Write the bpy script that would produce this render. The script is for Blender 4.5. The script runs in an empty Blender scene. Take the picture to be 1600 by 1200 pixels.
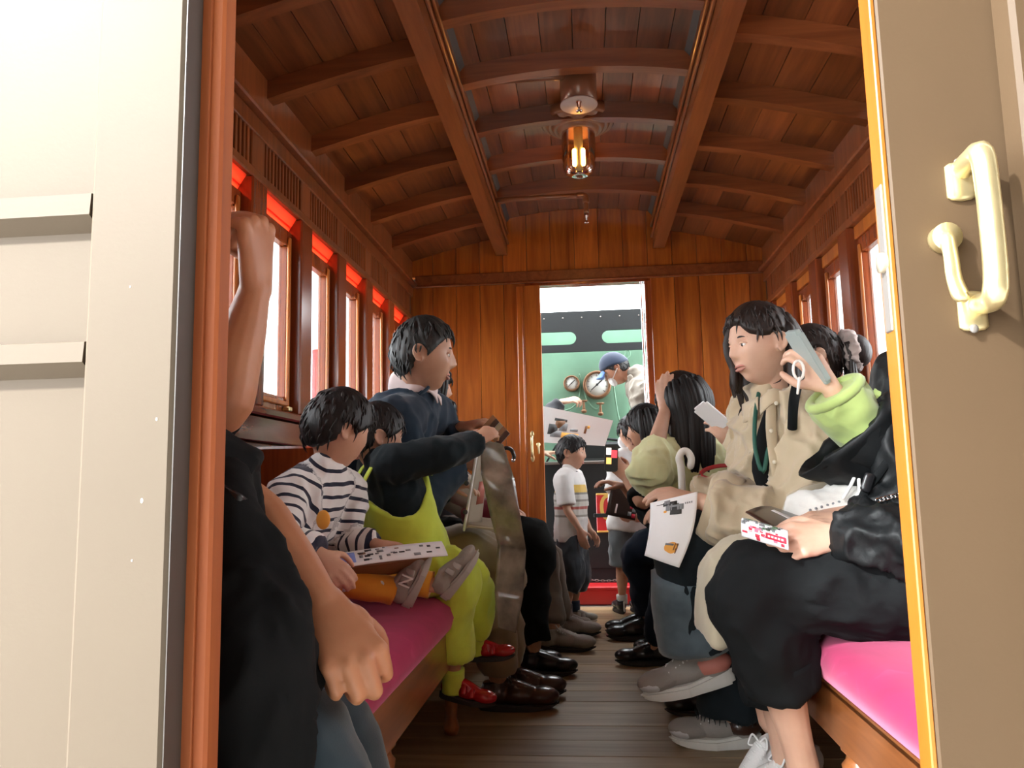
import bpy, bmesh, math, random
import numpy as np
from mathutils import Vector, Matrix, noise
random.seed(7)
SC = bpy.context.scene
COL = SC.collection
V = Vector

# ------------------------------------------------------------------ camera
F = 1220.0
CAM_H = 0.8
_yc = V((117, -150, -F)).normalized()
_zc = V((-.021, 1, -(150 + .021 * 117) / F))
_zc = (_zc - _yc * _zc.dot(_yc)).normalized()
_xc = _yc.cross(_zc)
RW = Matrix((_xc, _yc, _zc))            # camera axes -> world axes
cam = bpy.data.objects.new('camera', bpy.data.cameras.new('camera'))
COL.objects.link(cam)
cam.matrix_world = Matrix.Translation((0, 0, CAM_H)) @ RW.to_4x4()
cam.data.sensor_width = 36
cam.data.lens = 36 * F / 1600
cam.data.clip_start = .02
SC.camera = cam

def at(u, v, y):
    """the world point that lies y metres into the carriage on the sight line of a photo pixel"""
    d = RW @ V((u - 800, 600 - v, -F))
    return V((0, 0, CAM_H)) + d * (y / d.y)

# ------------------------------------------------------------------ sky, lamps, exposure
w = bpy.data.worlds.new('sky'); SC.world = w; w.use_nodes = True
bg = w.node_tree.nodes['Background']
bg.inputs[0].default_value = (0.93, 0.97, 1.0, 1)
bg.inputs[1].default_value = 9.0
def area(name, loc, rot, sx, sy, power, color=(1, 1, 1), portal=False):
    l = bpy.data.lights.new(name, 'AREA'); l.shape = 'RECTANGLE'; l.size = sx; l.size_y = sy
    l.energy = power; l.color = color
    if portal: l.cycles.is_portal = True
    o = bpy.data.objects.new(name, l); COL.objects.link(o)
    o.location = loc; o.rotation_euler = rot
    return o
H = math.pi / 2
area('portal_windows', (-1.24, 2.9, 1.45), (0, -H, 0), .9, 4.5, 1, portal=True)
area('portal_windows', (1.29, 2.9, 1.45), (0, H, 0), .9, 4.5, 1, portal=True)
area('portal_entrance', (0, .6, 1.0), (H, 0, 0), .8, 2.2, 1, portal=True)
sun = bpy.data.lights.new('sun', 'SUN'); sun.energy = 0.0; sun.angle = .35; sun.color = (1, .96, .9)
so = bpy.data.objects.new('sun', sun); COL.objects.link(so)
so.rotation_euler = V((1.0, .75, -1.1)).to_track_quat('-Z', 'Y').to_euler()
SC.view_settings.view_transform = 'Standard'
SC.view_settings.look = 'None'
SC.view_settings.gamma = 1
SC.view_settings.use_curve_mapping = False
SC.view_settings.exposure = 0.8
SC.cycles.use_denoising = True
SC.cycles.max_bounces = 10

# ------------------------------------------------------------------ materials
def nt(name):
    m = bpy.data.materials.new(name); m.use_nodes = True
    t = m.node_tree; b = t.nodes['Principled BSDF']
    return m, t, b
def N(t, kind, **kw):
    n = t.nodes.new(kind)
    for k, v in kw.items():
        if k in n.inputs: n.inputs[k].default_value = v
        else: setattr(n, k, v)
    return n
def ramp(t, stops):
    r = t.nodes.new('ShaderNodeValToRGB'); e = r.color_ramp.elements
    while len(e) < len(stops): e.new(.5)
    for q, (p, c) in zip(e, stops): q.position = p; q.color = (*c, 1)
    return r
def plain(name, col, rough=.5, metal=0., coat=0., bump=0., bscale=60, var=.0, vscale=8, sheen=0., spec=.5):
    """one colour with fine procedural relief and mottling"""
    m, t, b = nt(name)
    b.inputs['Base Color'].default_value = (*col, 1)
    b.inputs['Roughness'].default_value = rough; b.inputs['Metallic'].default_value = metal
    b.inputs['Coat Weight'].default_value = coat; b.inputs['Sheen Weight'].default_value = sheen
    b.inputs['Specular IOR Level'].default_value = spec
    tc = N(t, 'ShaderNodeTexCoord')
    if var:
        n = N(t, 'ShaderNodeTexNoise', Scale=vscale, Detail=5.0)
        t.links.new(tc.outputs['Object'], n.inputs['Vector'])
        r = ramp(t, [(.3, [c * (1 - var) for c in col]), (.7, [min(1, c * (1 + var)) for c in col])])
        t.links.new(n.outputs['Fac'], r.inputs['Fac']); t.links.new(r.outputs['Color'], b.inputs['Base Color'])
    if bump:
        n = N(t, 'ShaderNodeTexNoise', Scale=bscale, Detail=4.0)
        t.links.new(tc.outputs['Object'], n.inputs['Vector'])
        bp = N(t, 'ShaderNodeBump', Strength=bump, Distance=.004)
        t.links.new(n.outputs['Fac'], bp.inputs['Height']); t.links.new(bp.outputs['Normal'], b.inputs['Normal'])
    return m
def wood(name, dark, light, axis, rough=.28, coat=.5, scale=7., rand=.35):
    """varnished timber: grain stretched along one axis, each board a slightly different tone"""
    m, t, b = nt(name)
    g = N(t, 'ShaderNodeNewGeometry'); oi = N(t, 'ShaderNodeObjectInfo')
    mp = N(t, 'ShaderNodeMapping')
    s = [1., 1., 1.]; s['xyz'.index(axis)] = .07
    mp.inputs['Scale'].default_value = s
    ad = N(t, 'ShaderNodeVectorMath', operation='MULTIPLY_ADD')
    ad.inputs[1].default_value = (17, 23, 11)
    t.links.new(oi.outputs['Random'], ad.inputs[0])
    t.links.new(g.outputs['Position'], ad.inputs[2])
    t.links.new(ad.outputs[0], mp.inputs['Vector'])
    n1 = N(t, 'ShaderNodeTexNoise', Scale=scale * 2.2, Detail=6.0, Distortion=1.2)
    n2 = N(t, 'ShaderNodeTexNoise', Scale=scale * 14, Detail=3.0)
    t.links.new(mp.outputs[0], n1.inputs['Vector']); t.links.new(mp.outputs[0], n2.inputs['Vector'])
    mx = N(t, 'ShaderNodeMath', operation='MULTIPLY_ADD'); mx.inputs[1].default_value = .35
    t.links.new(n2.outputs['Fac'], mx.inputs[0]); t.links.new(n1.outputs['Fac'], mx.inputs[2])
    r = ramp(t, [(.42, dark), (.86, light)])
    t.links.new(mx.outputs[0], r.inputs['Fac'])
    hv = N(t, 'ShaderNodeHueSaturation')
    mr = N(t, 'ShaderNodeMapRange'); mr.inputs['To Min'].default_value = 1 - rand; mr.inputs['To Max'].default_value = 1 + rand
    t.links.new(oi.outputs['Random'], mr.inputs['Value']); t.links.new(mr.outputs[0], hv.inputs['Value'])
    t.links.new(r.outputs['Color'], hv.inputs['Color']); t.links.new(hv.outputs['Color'], b.inputs['Base Color'])
    b.inputs['Roughness'].default_value = rough
    b.inputs['Coat Weight'].default_value = coat; b.inputs['Coat Roughness'].default_value = .12
    bp = N(t, 'ShaderNodeBump', Strength=.12, Distance=.002)
    t.links.new(mx.outputs[0], bp.inputs['Height']); t.links.new(bp.outputs['Normal'], b.inputs['Normal'])
    return m
def cloth(name, col, weave=420, rough=.85, sheen=.3, var=.12, stripes=None, bands=None):
    """woven cloth; stripes = (colour, pitch, share) along the attribute 'along'"""
    m, t, b = nt(name)
    b.inputs['Roughness'].default_value = rough; b.inputs['Sheen Weight'].default_value = sheen
    b.inputs['Specular IOR Level'].default_value = .2
    tc = N(t, 'ShaderNodeTexCoord')
    n = N(t, 'ShaderNodeTexNoise', Scale=9.0, Detail=6.0); t.links.new(tc.outputs['Object'], n.inputs['Vector'])
    r = ramp(t, [(.3, [c * (1 - var) for c in col]), (.7, [min(1, c * (1 + var)) for c in col])])
    t.links.new(n.outputs['Fac'], r.inputs['Fac'])
    out = r.outputs['Color']
    if stripes or bands:
        a = N(t, 'ShaderNodeAttribute', attribute_name='along')
        if stripes:
            dv = N(t, 'ShaderNodeMath', operation='DIVIDE'); dv.inputs[1].default_value = stripes[1]
            fr = N(t, 'ShaderNodeMath', operation='FRACT')
            lt = N(t, 'ShaderNodeMath', operation='LESS_THAN'); lt.inputs[1].default_value = stripes[2]
            t.links.new(a.outputs['Fac'], dv.inputs[0]); t.links.new(dv.outputs[0], fr.inputs[0]); t.links.new(fr.outputs[0], lt.inputs[0])
            mix = N(t, 'ShaderNodeMixRGB'); mix.inputs['Color2'].default_value = (*stripes[0], 1)
            t.links.new(lt.outputs[0], mix.inputs['Fac']); t.links.new(out, mix.inputs['Color1'])
            out = mix.outputs['Color']
        else:
            rr = ramp(t, bands); rr.color_ramp.interpolation = 'CONSTANT'
            t.links.new(a.outputs['Fac'], rr.inputs['Fac']); out = rr.outputs['Color']
    t.links.new(out, b.inputs['Base Color'])
    wv = N(t, 'ShaderNodeTexNoise', Scale=float(weave), Detail=2.0); t.links.new(tc.outputs['Object'], wv.inputs['Vector'])
    bp = N(t, 'ShaderNodeBump', Strength=.25, Distance=.001)
    t.links.new(wv.outputs['Fac'], bp.inputs['Height']); t.links.new(bp.outputs['Normal'], b.inputs['Normal'])
    return m
def skin_mat(name, col):
    m, t, b = nt(name)
    tc = N(t, 'ShaderNodeTexCoord')
    n = N(t, 'ShaderNodeTexNoise', Scale=14.0, Detail=6.0); t.links.new(tc.outputs['Object'], n.inputs['Vector'])
    r = ramp(t, [(.3, (col[0] * .9, col[1] * .82, col[2] * .8)), (.7, (min(1, col[0] * 1.06), col[1] * 1.05, col[2] * 1.05))])
    t.links.new(n.outputs['Fac'], r.inputs['Fac']); t.links.new(r.outputs['Color'], b.inputs['Base Color'])
    b.inputs['Roughness'].default_value = .5
    b.inputs['Subsurface Weight'].default_value = .08; b.inputs['Subsurface Radius'].default_value = (.6, .25, .12); b.inputs['Subsurface Scale'].default_value = .02
    n2 = N(t, 'ShaderNodeTexNoise', Scale=260.0, Detail=3.0); t.links.new(tc.outputs['Object'], n2.inputs['Vector'])
    bp = N(t, 'ShaderNodeBump', Strength=.12, Distance=.001)
    t.links.new(n2.outputs['Fac'], bp.inputs['Height']); t.links.new(bp.outputs['Normal'], b.inputs['Normal'])
    return m
def hair_mat(name, col, rough=.5):
    m, t, b = nt(name)
    tc = N(t, 'ShaderNodeTexCoord'); mp = N(t, 'ShaderNodeMapping'); mp.inputs['Scale'].default_value = (1, 1, .12)
    n = N(t, 'ShaderNodeTexNoise', Scale=170.0, Detail=3.0)
    t.links.new(tc.outputs['Object'], mp.inputs['Vector']); t.links.new(mp.outputs[0], n.inputs['Vector'])
    r = ramp(t, [(.35, [c * .55 for c in col]), (.7, [min(1, c * 1.5) for c in col])])
    t.links.new(n.outputs['Fac'], r.inputs['Fac']); t.links.new(r.outputs['Color'], b.inputs['Base Color'])
    bp = N(t, 'ShaderNodeBump', Strength=.5, Distance=.003)
    t.links.new(n.outputs['Fac'], bp.inputs['Height']); t.links.new(bp.outputs['Normal'], b.inputs['Normal'])
    b.inputs['Roughness'].default_value = rough
    return m
def glass_mat(name, tint=(1, 1, 1), refl=.9):
    m, t, b = nt(name); t.nodes.remove(b)
    out = t.nodes['Material Output']
    tr = N(t, 'ShaderNodeBsdfTransparent'); tr.inputs[0].default_value = (*tint, 1)
    gl = N(t, 'ShaderNodeBsdfGlossy'); gl.inputs['Roughness'].default_value = .02
    fr = N(t, 'ShaderNodeFresnel'); fr.inputs['IOR'].default_value = 1.45
    mu = N(t, 'ShaderNodeMath', operation='MULTIPLY'); mu.inputs[1].default_value = refl
    mx = N(t, 'ShaderNodeMixShader')
    t.links.new(fr.outputs[0], mu.inputs[0]); t.links.new(mu.outputs[0], mx.inputs[0])
    t.links.new(tr.outputs[0], mx.inputs[1]); t.links.new(gl.outputs[0], mx.inputs[2]); t.links.new(mx.outputs[0], out.inputs[0])
    return m
def tinted_translucent(name, col):
    m, t, b = nt(name); out = t.nodes['Material Output']
    b.inputs['Base Color'].default_value = (*col, 1); b.inputs['Roughness'].default_value = .2
    tl = N(t, 'ShaderNodeBsdfTranslucent'); tl.inputs[0].default_value = (*col, 1)
    mx = N(t, 'ShaderNodeMixShader'); mx.inputs[0].default_value = .75
    t.links.new(b.outputs[0], mx.inputs[1]); t.links.new(tl.outputs[0], mx.inputs[2]); t.links.new(mx.outputs[0], out.inputs[0])
    return m
def glow(name, col, s):
    m, t, b = nt(name)
    b.inputs['Emission Color'].default_value = (*col, 1); b.inputs['Emission Strength'].default_value = s
    b.inputs['Base Color'].default_value = (*col, 1)
    return m

# ------------------------------------------------------------------ object helpers
def link(name, me, mat=None, parent=None):
    o = bpy.data.objects.new(name, me); COL.objects.link(o)
    if mat is not None and me is not None and not me.materials: me.materials.append(mat)
    if parent is not None: o.parent = parent
    return o
def tag(o, label=None, cat=None, group=None, kind=None):
    if label: o['label'] = label
    if cat: o['category'] = cat
    if group: o['group'] = group
    if kind: o['kind'] = kind
    return o
def empty(name, loc, label, cat, group=None):
    """an Empty at the base of a thing; its parts keep world coordinates through a parent inverse"""
    o = bpy.data.objects.new(name, None); COL.objects.link(o)
    o.empty_display_size = .1; o.location = loc
    tag(o, label, cat, group)
    return o
def kid(name, me, mat, root):
    o = link(name, me, mat, root)
    if root is not None: o.matrix_parent_inverse = Matrix.Translation(-world_loc(root))
    return o
def world_loc(o):
    return V(o.location)
def relabel(o, text): o['label'] = text; return o

def smooth(me):
    me.polygons.foreach_set('use_smooth', [True] * len(me.polygons)); return me
def me_from(verts, faces, sm=True, name='mesh'):
    me = bpy.data.meshes.new(name); me.from_pydata([tuple(v) for v in verts], [], faces); me.update()
    if sm: smooth(me)
    return me
_cache = {}
def box_mesh(dx, dy, dz, bev=.003):
    key = (round(dx, 4), round(dy, 4), round(dz, 4), bev)
    if key in _cache: return _cache[key]
    bm = bmesh.new(); bmesh.ops.create_cube(bm, size=1)
    bmesh.ops.scale(bm, vec=(dx, dy, dz), verts=bm.verts)
    b = min(bev, .45 * min(dx, dy, dz))
    if b > 0: bmesh.ops.bevel(bm, geom=bm.edges[:], offset=b, segments=1, affect='EDGES')
    me = bpy.data.meshes.new('board'); bm.to_mesh(me); bm.free()
    _cache[key] = me
    return me
def box(name, c, d, mat, parent=None, bev=.003, rot=None):
    """a box of its own mesh data per material, shared by alike pieces"""
    key = ('m', round(d[0], 4), round(d[1], 4), round(d[2], 4), bev, mat.name)
    if key not in _cache:
        me = box_mesh(*d, bev).copy(); me.materials.append(mat); _cache[key] = me
    o = bpy.data.objects.new(name, _cache[key]); COL.objects.link(o)
    o.location = c
    if rot: o.rotation_euler = rot
    if parent is not None:
        o.parent = parent
        o.matrix_parent_inverse = Matrix.Translation(-world_loc(parent))
    return o
def lohi(name, lo, hi, mat, parent=None, bev=.003):
    lo, hi = V(lo), V(hi)
    return box(name, (lo + hi) / 2, tuple(hi - lo), mat, parent, bev)

class G:
    """collects closed shapes; .mesh() joins them, .solid() fuses them into one continuous surface"""
    def __init__(s): s.v = []; s.f = []
    def add(s, verts, faces):
        k = len(s.v); s.v += [V(p) for p in verts]; s.f += [tuple(i + k for i in f) for f in faces]; return s
    def tube(s, pts, rad, lat=None, n=14, cap='round', sub=4):
        pts = [V(p) for p in pts]
        rr = [(r, r) if not isinstance(r, (tuple, list)) else r for r in rad]
        P, R = [], []
        m = len(pts)
        for i in range(m - 1):          # Catmull-Rom through the joints
            p0 = pts[max(i - 1, 0)]; p1 = pts[i]; p2 = pts[i + 1]; p3 = pts[min(i + 2, m - 1)]
            for k in range(sub):
                t = k / sub
                q = .5 * ((2 * p1) + (p2 - p0) * t + (2 * p0 - 5 * p1 + 4 * p2 - p3) * t * t + (3 * p1 - p0 - 3 * p2 + p3) * t ** 3)
                P.append(q); e = t * t * (3 - 2 * t)
                R.append((rr[i][0] * (1 - e) + rr[i + 1][0] * e, rr[i][1] * (1 - e) + rr[i + 1][1] * e))
        P.append(pts[-1]); R.append(rr[-1])
        caps = (cap, cap) if isinstance(cap, str) else cap
        T = [(P[min(i + 1, len(P) - 1)] - P[max(i - 1, 0)]).normalized() for i in range(len(P))]
        rings = []
        ref = V(lat) if lat is not None else None
        u = None
        def frame(t, u):
            r = ref if ref is not None else u
            if r is None: r = V((0, 0, 1)) if abs(t.z) < .9 else V((1, 0, 0))
            a = r - t * r.dot(t)
            if a.length < 1e-4: a = (V((0, 1, 0)) if abs(t.y) < .9 else V((1, 0, 0))); a = a - t * a.dot(t)
            return a.normalized()
        us = []
        for t in T: u = frame(t, u); us.append(u)
        seq = []
        if caps[0] == 'round':
            for a in (80, 45):
                a = math.radians(a); b = min(R[0]); seq.append((P[0] - T[0] * b * math.sin(a), T[0], us[0], (R[0][0] * math.cos(a), R[0][1] * math.cos(a))))
        seq += [(P[i], T[i], us[i], R[i]) for i in range(len(P))]
        if caps[1] == 'round':
            for a in (45, 80):
                a = math.radians(a); b = min(R[-1]); seq.append((P[-1] + T[-1] * b * math.sin(a), T[-1], us[-1], (R[-1][0] * math.cos(a), R[-1][1] * math.cos(a))))
        vs, fs = [], []
        for p, t, u, r in seq:
            w_ = t.cross(u)
            for j in range(n):
                a = 2 * math.pi * j / n
                vs.append(p + u * (r[0] * math.cos(a)) + w_ * (r[1] * math.sin(a)))
        L = len(seq)
        for i in range(L - 1):
            for j in range(n):
                fs.append((i * n + j, i * n + (j + 1) % n, (i + 1) * n + (j + 1) % n, (i + 1) * n + j))
        fs.append(tuple(range(n - 1, -1, -1))); fs.append(tuple((L - 1) * n + j for j in range(n)))
        return s.add(vs, fs)
    def ell(s, c, r, ax=None, n=16, m=10):
        c = V(c); ax = ax or (V((1, 0, 0)), V((0, 1, 0)), V((0, 0, 1)))
        if not isinstance(r, (tuple, list)): r = (r, r, r)
        vs, fs = [], []
        for i in range(1, m):
            a = math.pi * i / m
            for j in range(n):
                b = 2 * math.pi * j / n
                vs.append(c + ax[0] * (r[0] * math.sin(a) * math.cos(b)) + ax[1] * (r[1] * math.sin(a) * math.sin(b)) + ax[2] * (r[2] * math.cos(a)))
        top = len(vs); vs.append(c + ax[2] * r[2]); bot = len(vs); vs.append(c - ax[2] * r[2])
        for i in range(m - 2):
            for j in range(n):
                fs.append((i * n + j, (i + 1) * n + j, (i + 1) * n + (j + 1) % n, i * n + (j + 1) % n))
        for j in range(n):
            fs.append((top, j, (j + 1) % n)); fs.append((bot, (m - 2) * n + (j + 1) % n, (m - 2) * n + j))
        return s.add(vs, fs)
    def lathe(s, prof, c, axis=(0, 0, 1), n=28):
        """profile of (radius, height) turned round an axis; closed by its own end points"""
        ax = V(axis).normalized(); u = V((1, 0, 0)) if abs(ax.x) < .9 else V((0, 1, 0)); u = (u - ax * u.dot(ax)).normalized(); w_ = ax.cross(u); c = V(c)
        vs, fs = [], []
        for r, h in prof:
            for j in range(n):
                a = 2 * math.pi * j / n; vs.append(c + ax * h + (u * math.cos(a) + w_ * math.sin(a)) * max(r, 1e-5))
        for i in range(len(prof) - 1):
            for j in range(n): fs.append((i * n + j, i * n + (j + 1) % n, (i + 1) * n + (j + 1) % n, (i + 1) * n + j))
        return s.add(vs, fs)
    def prism(s, pts, ext):
        """flat outline pushed along a vector"""
        pts = [V(p) for p in pts]; ext = V(ext); n = len(pts)
        vs = pts + [p + ext for p in pts]
        fs = [tuple(range(n - 1, -1, -1)), tuple(range(n, 2 * n))] + [(i, (i + 1) % n, n + (i + 1) % n, n + i) for i in range(n)]
        return s.add(vs, fs)
    def sheet(s, fn, nu, nv, th=.0012):
        """a thin bent sheet with two faces and edges; fn(u, v) -> point"""
        g = [[V(fn(i / nu, j / nv)) for j in range(nv + 1)] for i in range(nu + 1)]
        W = nv + 1; vs, fs = [], []
        nr = [[None] * W for _ in range(nu + 1)]
        for i in range(nu + 1):
            for j in range(W):
                a = g[min(i + 1, nu)][j] - g[max(i - 1, 0)][j]; b = g[i][min(j + 1, nv)] - g[i][max(j - 1, 0)]
                nr[i][j] = a.cross(b).normalized()
        for sgn in (.5, -.5):
            for i in range(nu + 1):
                for j in range(W): vs.append(g[i][j] + nr[i][j] * th * sgn)
        K = (nu + 1) * W
        for i in range(nu):
            for j in range(nv):
                a, b, c, d = i * W + j, (i + 1) * W + j, (i + 1) * W + j + 1, i * W + j + 1
                fs.append((a, b, c, d)); fs.append((K + d, K + c, K + b, K + a))
        rim = [(i, 0) for i in range(nu)] + [(nu, j) for j in range(nv)] + [(i, nv) for i in range(nu, 0, -1)] + [(0, j) for j in range(nv, 0, -1)]
        for k in range(len(rim)):
            a = rim[k][0] * W + rim[k][1]; q = rim[(k + 1) % len(rim)]; b = q[0] * W + q[1]
            fs.append((b, a, K + a, K + b))
        return s.add(vs, fs)
    def mesh(s, sm=True):
        return me_from(s.v, s.f, sm)
    def solid(s, vox, sm=3, keep=1.0):
        me = me_from(s.v, s.f, False)
        bm = bmesh.new(); bm.from_mesh(me); bmesh.ops.recalc_face_normals(bm, faces=bm.faces); bm.to_mesh(me); bm.free()
        o = bpy.data.objects.new('tmp', me); COL.objects.link(o)
        r = o.modifiers.new('r', 'REMESH'); r.mode = 'VOXEL'; r.voxel_size = vox
        if sm:
            q = o.modifiers.new('s', 'SMOOTH'); q.factor = .5; q.iterations = sm
        if keep < 1:
            d = o.modifiers.new('d', 'DECIMATE'); d.ratio = keep
        dg = bpy.context.evaluated_depsgraph_get()
        out = bpy.data.meshes.new_from_object(o.evaluated_get(dg))
        bpy.data.objects.remove(o); bpy.data.meshes.remove(me)
        return smooth(out)

def folds(me, amp, f=(9, 9, 9), seed=0., sharp=1.5, mask=None):
    """push a cloth surface in and out along its normals in soft ridges"""
    f = V(f); off = V((seed * 3.1, seed * 7.7, seed * 1.3))
    vs = me.vertices; nrm = [V(v.normal) for v in vs]
    for v, n in zip(vs, nrm):
        c = V((v.co.x * f.x, v.co.y * f.y, v.co.z * f.z)) + off
        d = noise.noise(c + V((noise.noise(c * .6), noise.noise(c * .6 + V((5, 2, 1))), 0)) * .8)
        r = 1 - abs(d) * 2
        d2 = noise.noise(c * 2.3 + V((3, 8, 2))); r2 = 1 - abs(d2) * 2
        k = amp * 1.35 * (max(r, -.6) * abs(r) ** (sharp - 1) - .25 + .3 * (max(r2, -.6) - .25))
        if mask: k *= mask(v.co)
        v.co += n * k
    me.update(); return me
def along(me, segs):
    """attribute 'along': running length on the nearest bone of the list [(a, b, start)]"""
    at_ = me.attributes.new('along', 'FLOAT', 'POINT'); vals = []
    S = [(V(a), V(b), o) for a, b, o in segs]
    for v in me.vertices:
        best = 1e9; val = 0
        for a, b, o in S:
            d = b - a; L = d.length; t = max(-.3, min(1.3, (v.co - a).dot(d) / (L * L))); q = (a + d * t - v.co).length
            if q < best: best = q; val = o + t * L
        vals.append(val)
    at_.data.foreach_set('value', vals); return me

# ------------------------------------------------------------------ heads, hair, hands, shoes
def sst(a, b, x):
    t = np.clip((x - a) / (b - a), 0, 1); return t * t * (3 - 2 * t)
def gs(x, s): return np.exp(-(x / s) ** 2)
_NU, _NV = 88, 64
def _sphere():
    a = np.linspace(0, np.pi, _NV + 1)[1:-1]; b = np.linspace(0, 2 * np.pi, _NU, endpoint=False)
    A, B = np.meshgrid(a, b, indexing='ij')
    P = np.stack([np.sin(A) * np.cos(B), np.sin(A) * np.sin(B), np.cos(A)], -1).reshape(-1, 3)
    P = np.vstack([P, [[0, 0, 1], [0, 0, -1]]])
    m = _NV - 1; f = []
    for i in range(m - 1):
        for j in range(_NU): f.append((i * _NU + j, (i + 1) * _NU + j, (i + 1) * _NU + (j + 1) % _NU, i * _NU + (j + 1) % _NU))
    T = m * _NU
    for j in range(_NU): f.append((T, j, (j + 1) % _NU)); f.append((T + 1, (m - 1) * _NU + (j + 1) % _NU, (m - 1) * _NU + j))
    return P, f
SPH, SPHF = _sphere()
def head_shape(P, child=0., features=True):
    x = P[:, 0] * (.335 + .03 * child); y = P[:, 1] * (.41 + .01 * child); z = P[:, 2] * .5
    t = sst(.0, -.5, z)
    x = x * (1 - (.30 - .06 * child) * t)
    y = np.where(P[:, 1] < 0, y * (1 - .38 * t), y * (1 - .07 * t) + .02 * t)
    y = np.where(y > .3, .3 + (y - .3) * .72, y)
    if features:
        wq = sst(.08, .24, y)
        k = 1 - .45 * child
        prof = np.where(z > -.105, np.interp(z, [-.105, .0, .1], [.098, .055, 0.]), np.interp(z, [-.16, -.105], [0, .098]))
        d = gs(x, .042 + .01 * child) * prof * k
        ax = np.abs(x)
        d += .028 * gs(ax - .048, .026) * gs(z + .118, .026) * k
        d -= .034 * gs(ax - .135, .07) * gs(z - .02, .045)
        d += .016 * gs(ax - .12, .1) * gs(z - .1, .03) * k
        d += .028 * gs(x, .085) * (gs(z + .232, .018) + gs(z + .285, .021))
        d -= .014 * gs(z + .257, .009) * gs(x, .1)
        d += .03 * gs(x, .1) * gs(z + .43, .06)
        d -= .015 * gs(x, .1) * gs(z + .345, .026)
        d += .016 * gs(ax - .2, .08) * gs(z + .09, .09)
        y = y + wq * d
    return np.stack([x, y, z], 1)
def head_axes(fwd, up=(0, 0, 1)):
    f = V(fwd).normalized(); u = V(up); u = (u - f * u.dot(f)).normalized(); r = f.cross(u)
    return r, f, u
class Head:
    def __init__(s, c, fwd, h=.23, up=(0, 0, 1), child=0.):
        s.c = V(c); s.r, s.f, s.u = head_axes(fwd, up); s.h = h; s.child = child
    def P(s, x, y, z): return s.c + (s.r * x + s.f * y + s.u * z) * s.h
    def add_to(s, g):
        q = head_shape(SPH, s.child); g.add([s.P(*p) for p in q], SPHF)
        for sg in (-1, 1):
            e = .325 + .025 * s.child
            rim = [(.02, .07), (-.02, .1), (-.075, .09), (-.1, .03), (-.085, -.05), (-.04, -.1), (.0, -.12), (.015, -.08)]
            g.tube([s.P(sg * (e + .035 + .015 * (yy < -.05)), yy - .03, zz - .01) for yy, zz in rim], [.02 * s.h] * 8, n=8)
            g.ell(s.P(sg * (e + .015), -.055, -.01), (.022 * s.h, .06 * s.h, .1 * s.h), (s.r, s.f, s.u), 12, 8)
    def face(s, root, skin, iris=(.03, .015, .01), brow=(.02, .015, .012)):
        """eyes with lids, brows and lips as children"""
        for sg in (-1, 1):
            yy = .318 - .005 * s.child
            c = s.P(sg * .135, yy, .012)
            g = G().ell(c, (.052 * s.h, .03 * s.h, .03 * s.h), (s.r, s.f, s.u), 14, 10)
            e = kid('eye', g.mesh(), M['eye_white'], root)
            g = G().ell(s.P(sg * .135, yy + .017, .012), (.024 * s.h, .017 * s.h, .026 * s.h), (s.r, s.f, s.u), 12, 8)
            kid('iris', g.mesh(), M['iris'], e)
            g = G().tube([s.P(sg * .075, yy + .022, .018), s.P(sg * .135, yy + .026, .042), s.P(sg * .2, yy - .004, .022)], [.009 * s.h, .014 * s.h, .008 * s.h], n=8)
            kid('eyelid', g.mesh(), skin, e)
            g = G().tube([s.P(sg * .06, yy + .035, .088), s.P(sg * .13, yy + .036, .112), s.P(sg * .215, yy - .02, .092)], [.012 * s.h, .014 * s.h, .006 * s.h], n=8)
            kid('eyebrow', g.mesh(), M['brow'], root)
        g = G()
        for z_, r_ in ((-.236, .017), (-.282, .021)):
            g.tube([s.P(x_, .345 - abs(x_) ** 2 * 2.2 + (.01 if z_ < -.25 else .013), z_ + (.012 if abs(x_) > .08 else 0) * (1 if z_ < -.25 else -1)) for x_ in (-.11, -.055, 0, .055, .11)], [.004 * s.h, r_ * .9 * s.h, r_ * s.h, r_ * .9 * s.h, .004 * s.h], n=8)
        kid('lips', g.mesh(), M['lips'], root)
    def cap(s, g, line, thick=.045, rough=.012, seed=0., vol=None, tufts=190):
        """hair lying on the skull: outside above the hairline knots (angle from the face, height), inside the skull below"""
        q = head_shape(SPH, s.child, False)
        nn = SPH / np.array([.335, .41, .5]); nn /= np.linalg.norm(nn, axis=1)[:, None]
        ph = np.arctan2(np.abs(q[:, 0]), q[:, 1])
        zl = np.interp(ph, [k[0] for k in line], [k[1] for k in line])
        k = sst(-.035, .045, q[:, 2] - zl)
        h = thick * k - .06 * (1 - k)
        for i in range(len(h)):
            p = q[i]
            a = math.atan2(p[0], p[1] + .15)
            h[i] += rough * k[i] * (noise.noise(V((a * 7 + seed, p[2] * 2.5, seed))) + .6 * noise.noise(V((a * 19, p[2] * 5, seed))))
            if vol: h[i] += k[i] * vol(p)
        q = q + nn * h[:, None]
        g.add([s.P(*p) for p in q], SPHF)
        rn = random.Random(seed + 1); ids = [i for i in range(len(q)) if k[i] > .85 and q[i][2] < .47]
        for _ in range(tufts):
            i = rn.choice(ids); n_ = V(nn[i]); p = V(q[i]) - n_ * .012
            t = V((0, 0, -1)) + V((rn.uniform(-.35, .35), rn.uniform(-.35, .35), 0)); t = (t - n_ * t.dot(n_)).normalized()
            L = rn.uniform(.09, .17)
            a, b, c = p, p + t * L * .5 + n_ * .016, p + t * L - n_ * (L * L * 1.1 - .004)
            r_ = rn.uniform(.010, .017) * s.h
            g.tube([s.P(*a), s.P(*b), s.P(*c)], [r_, r_ * .9, r_ * .15], n=5, sub=2)
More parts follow.
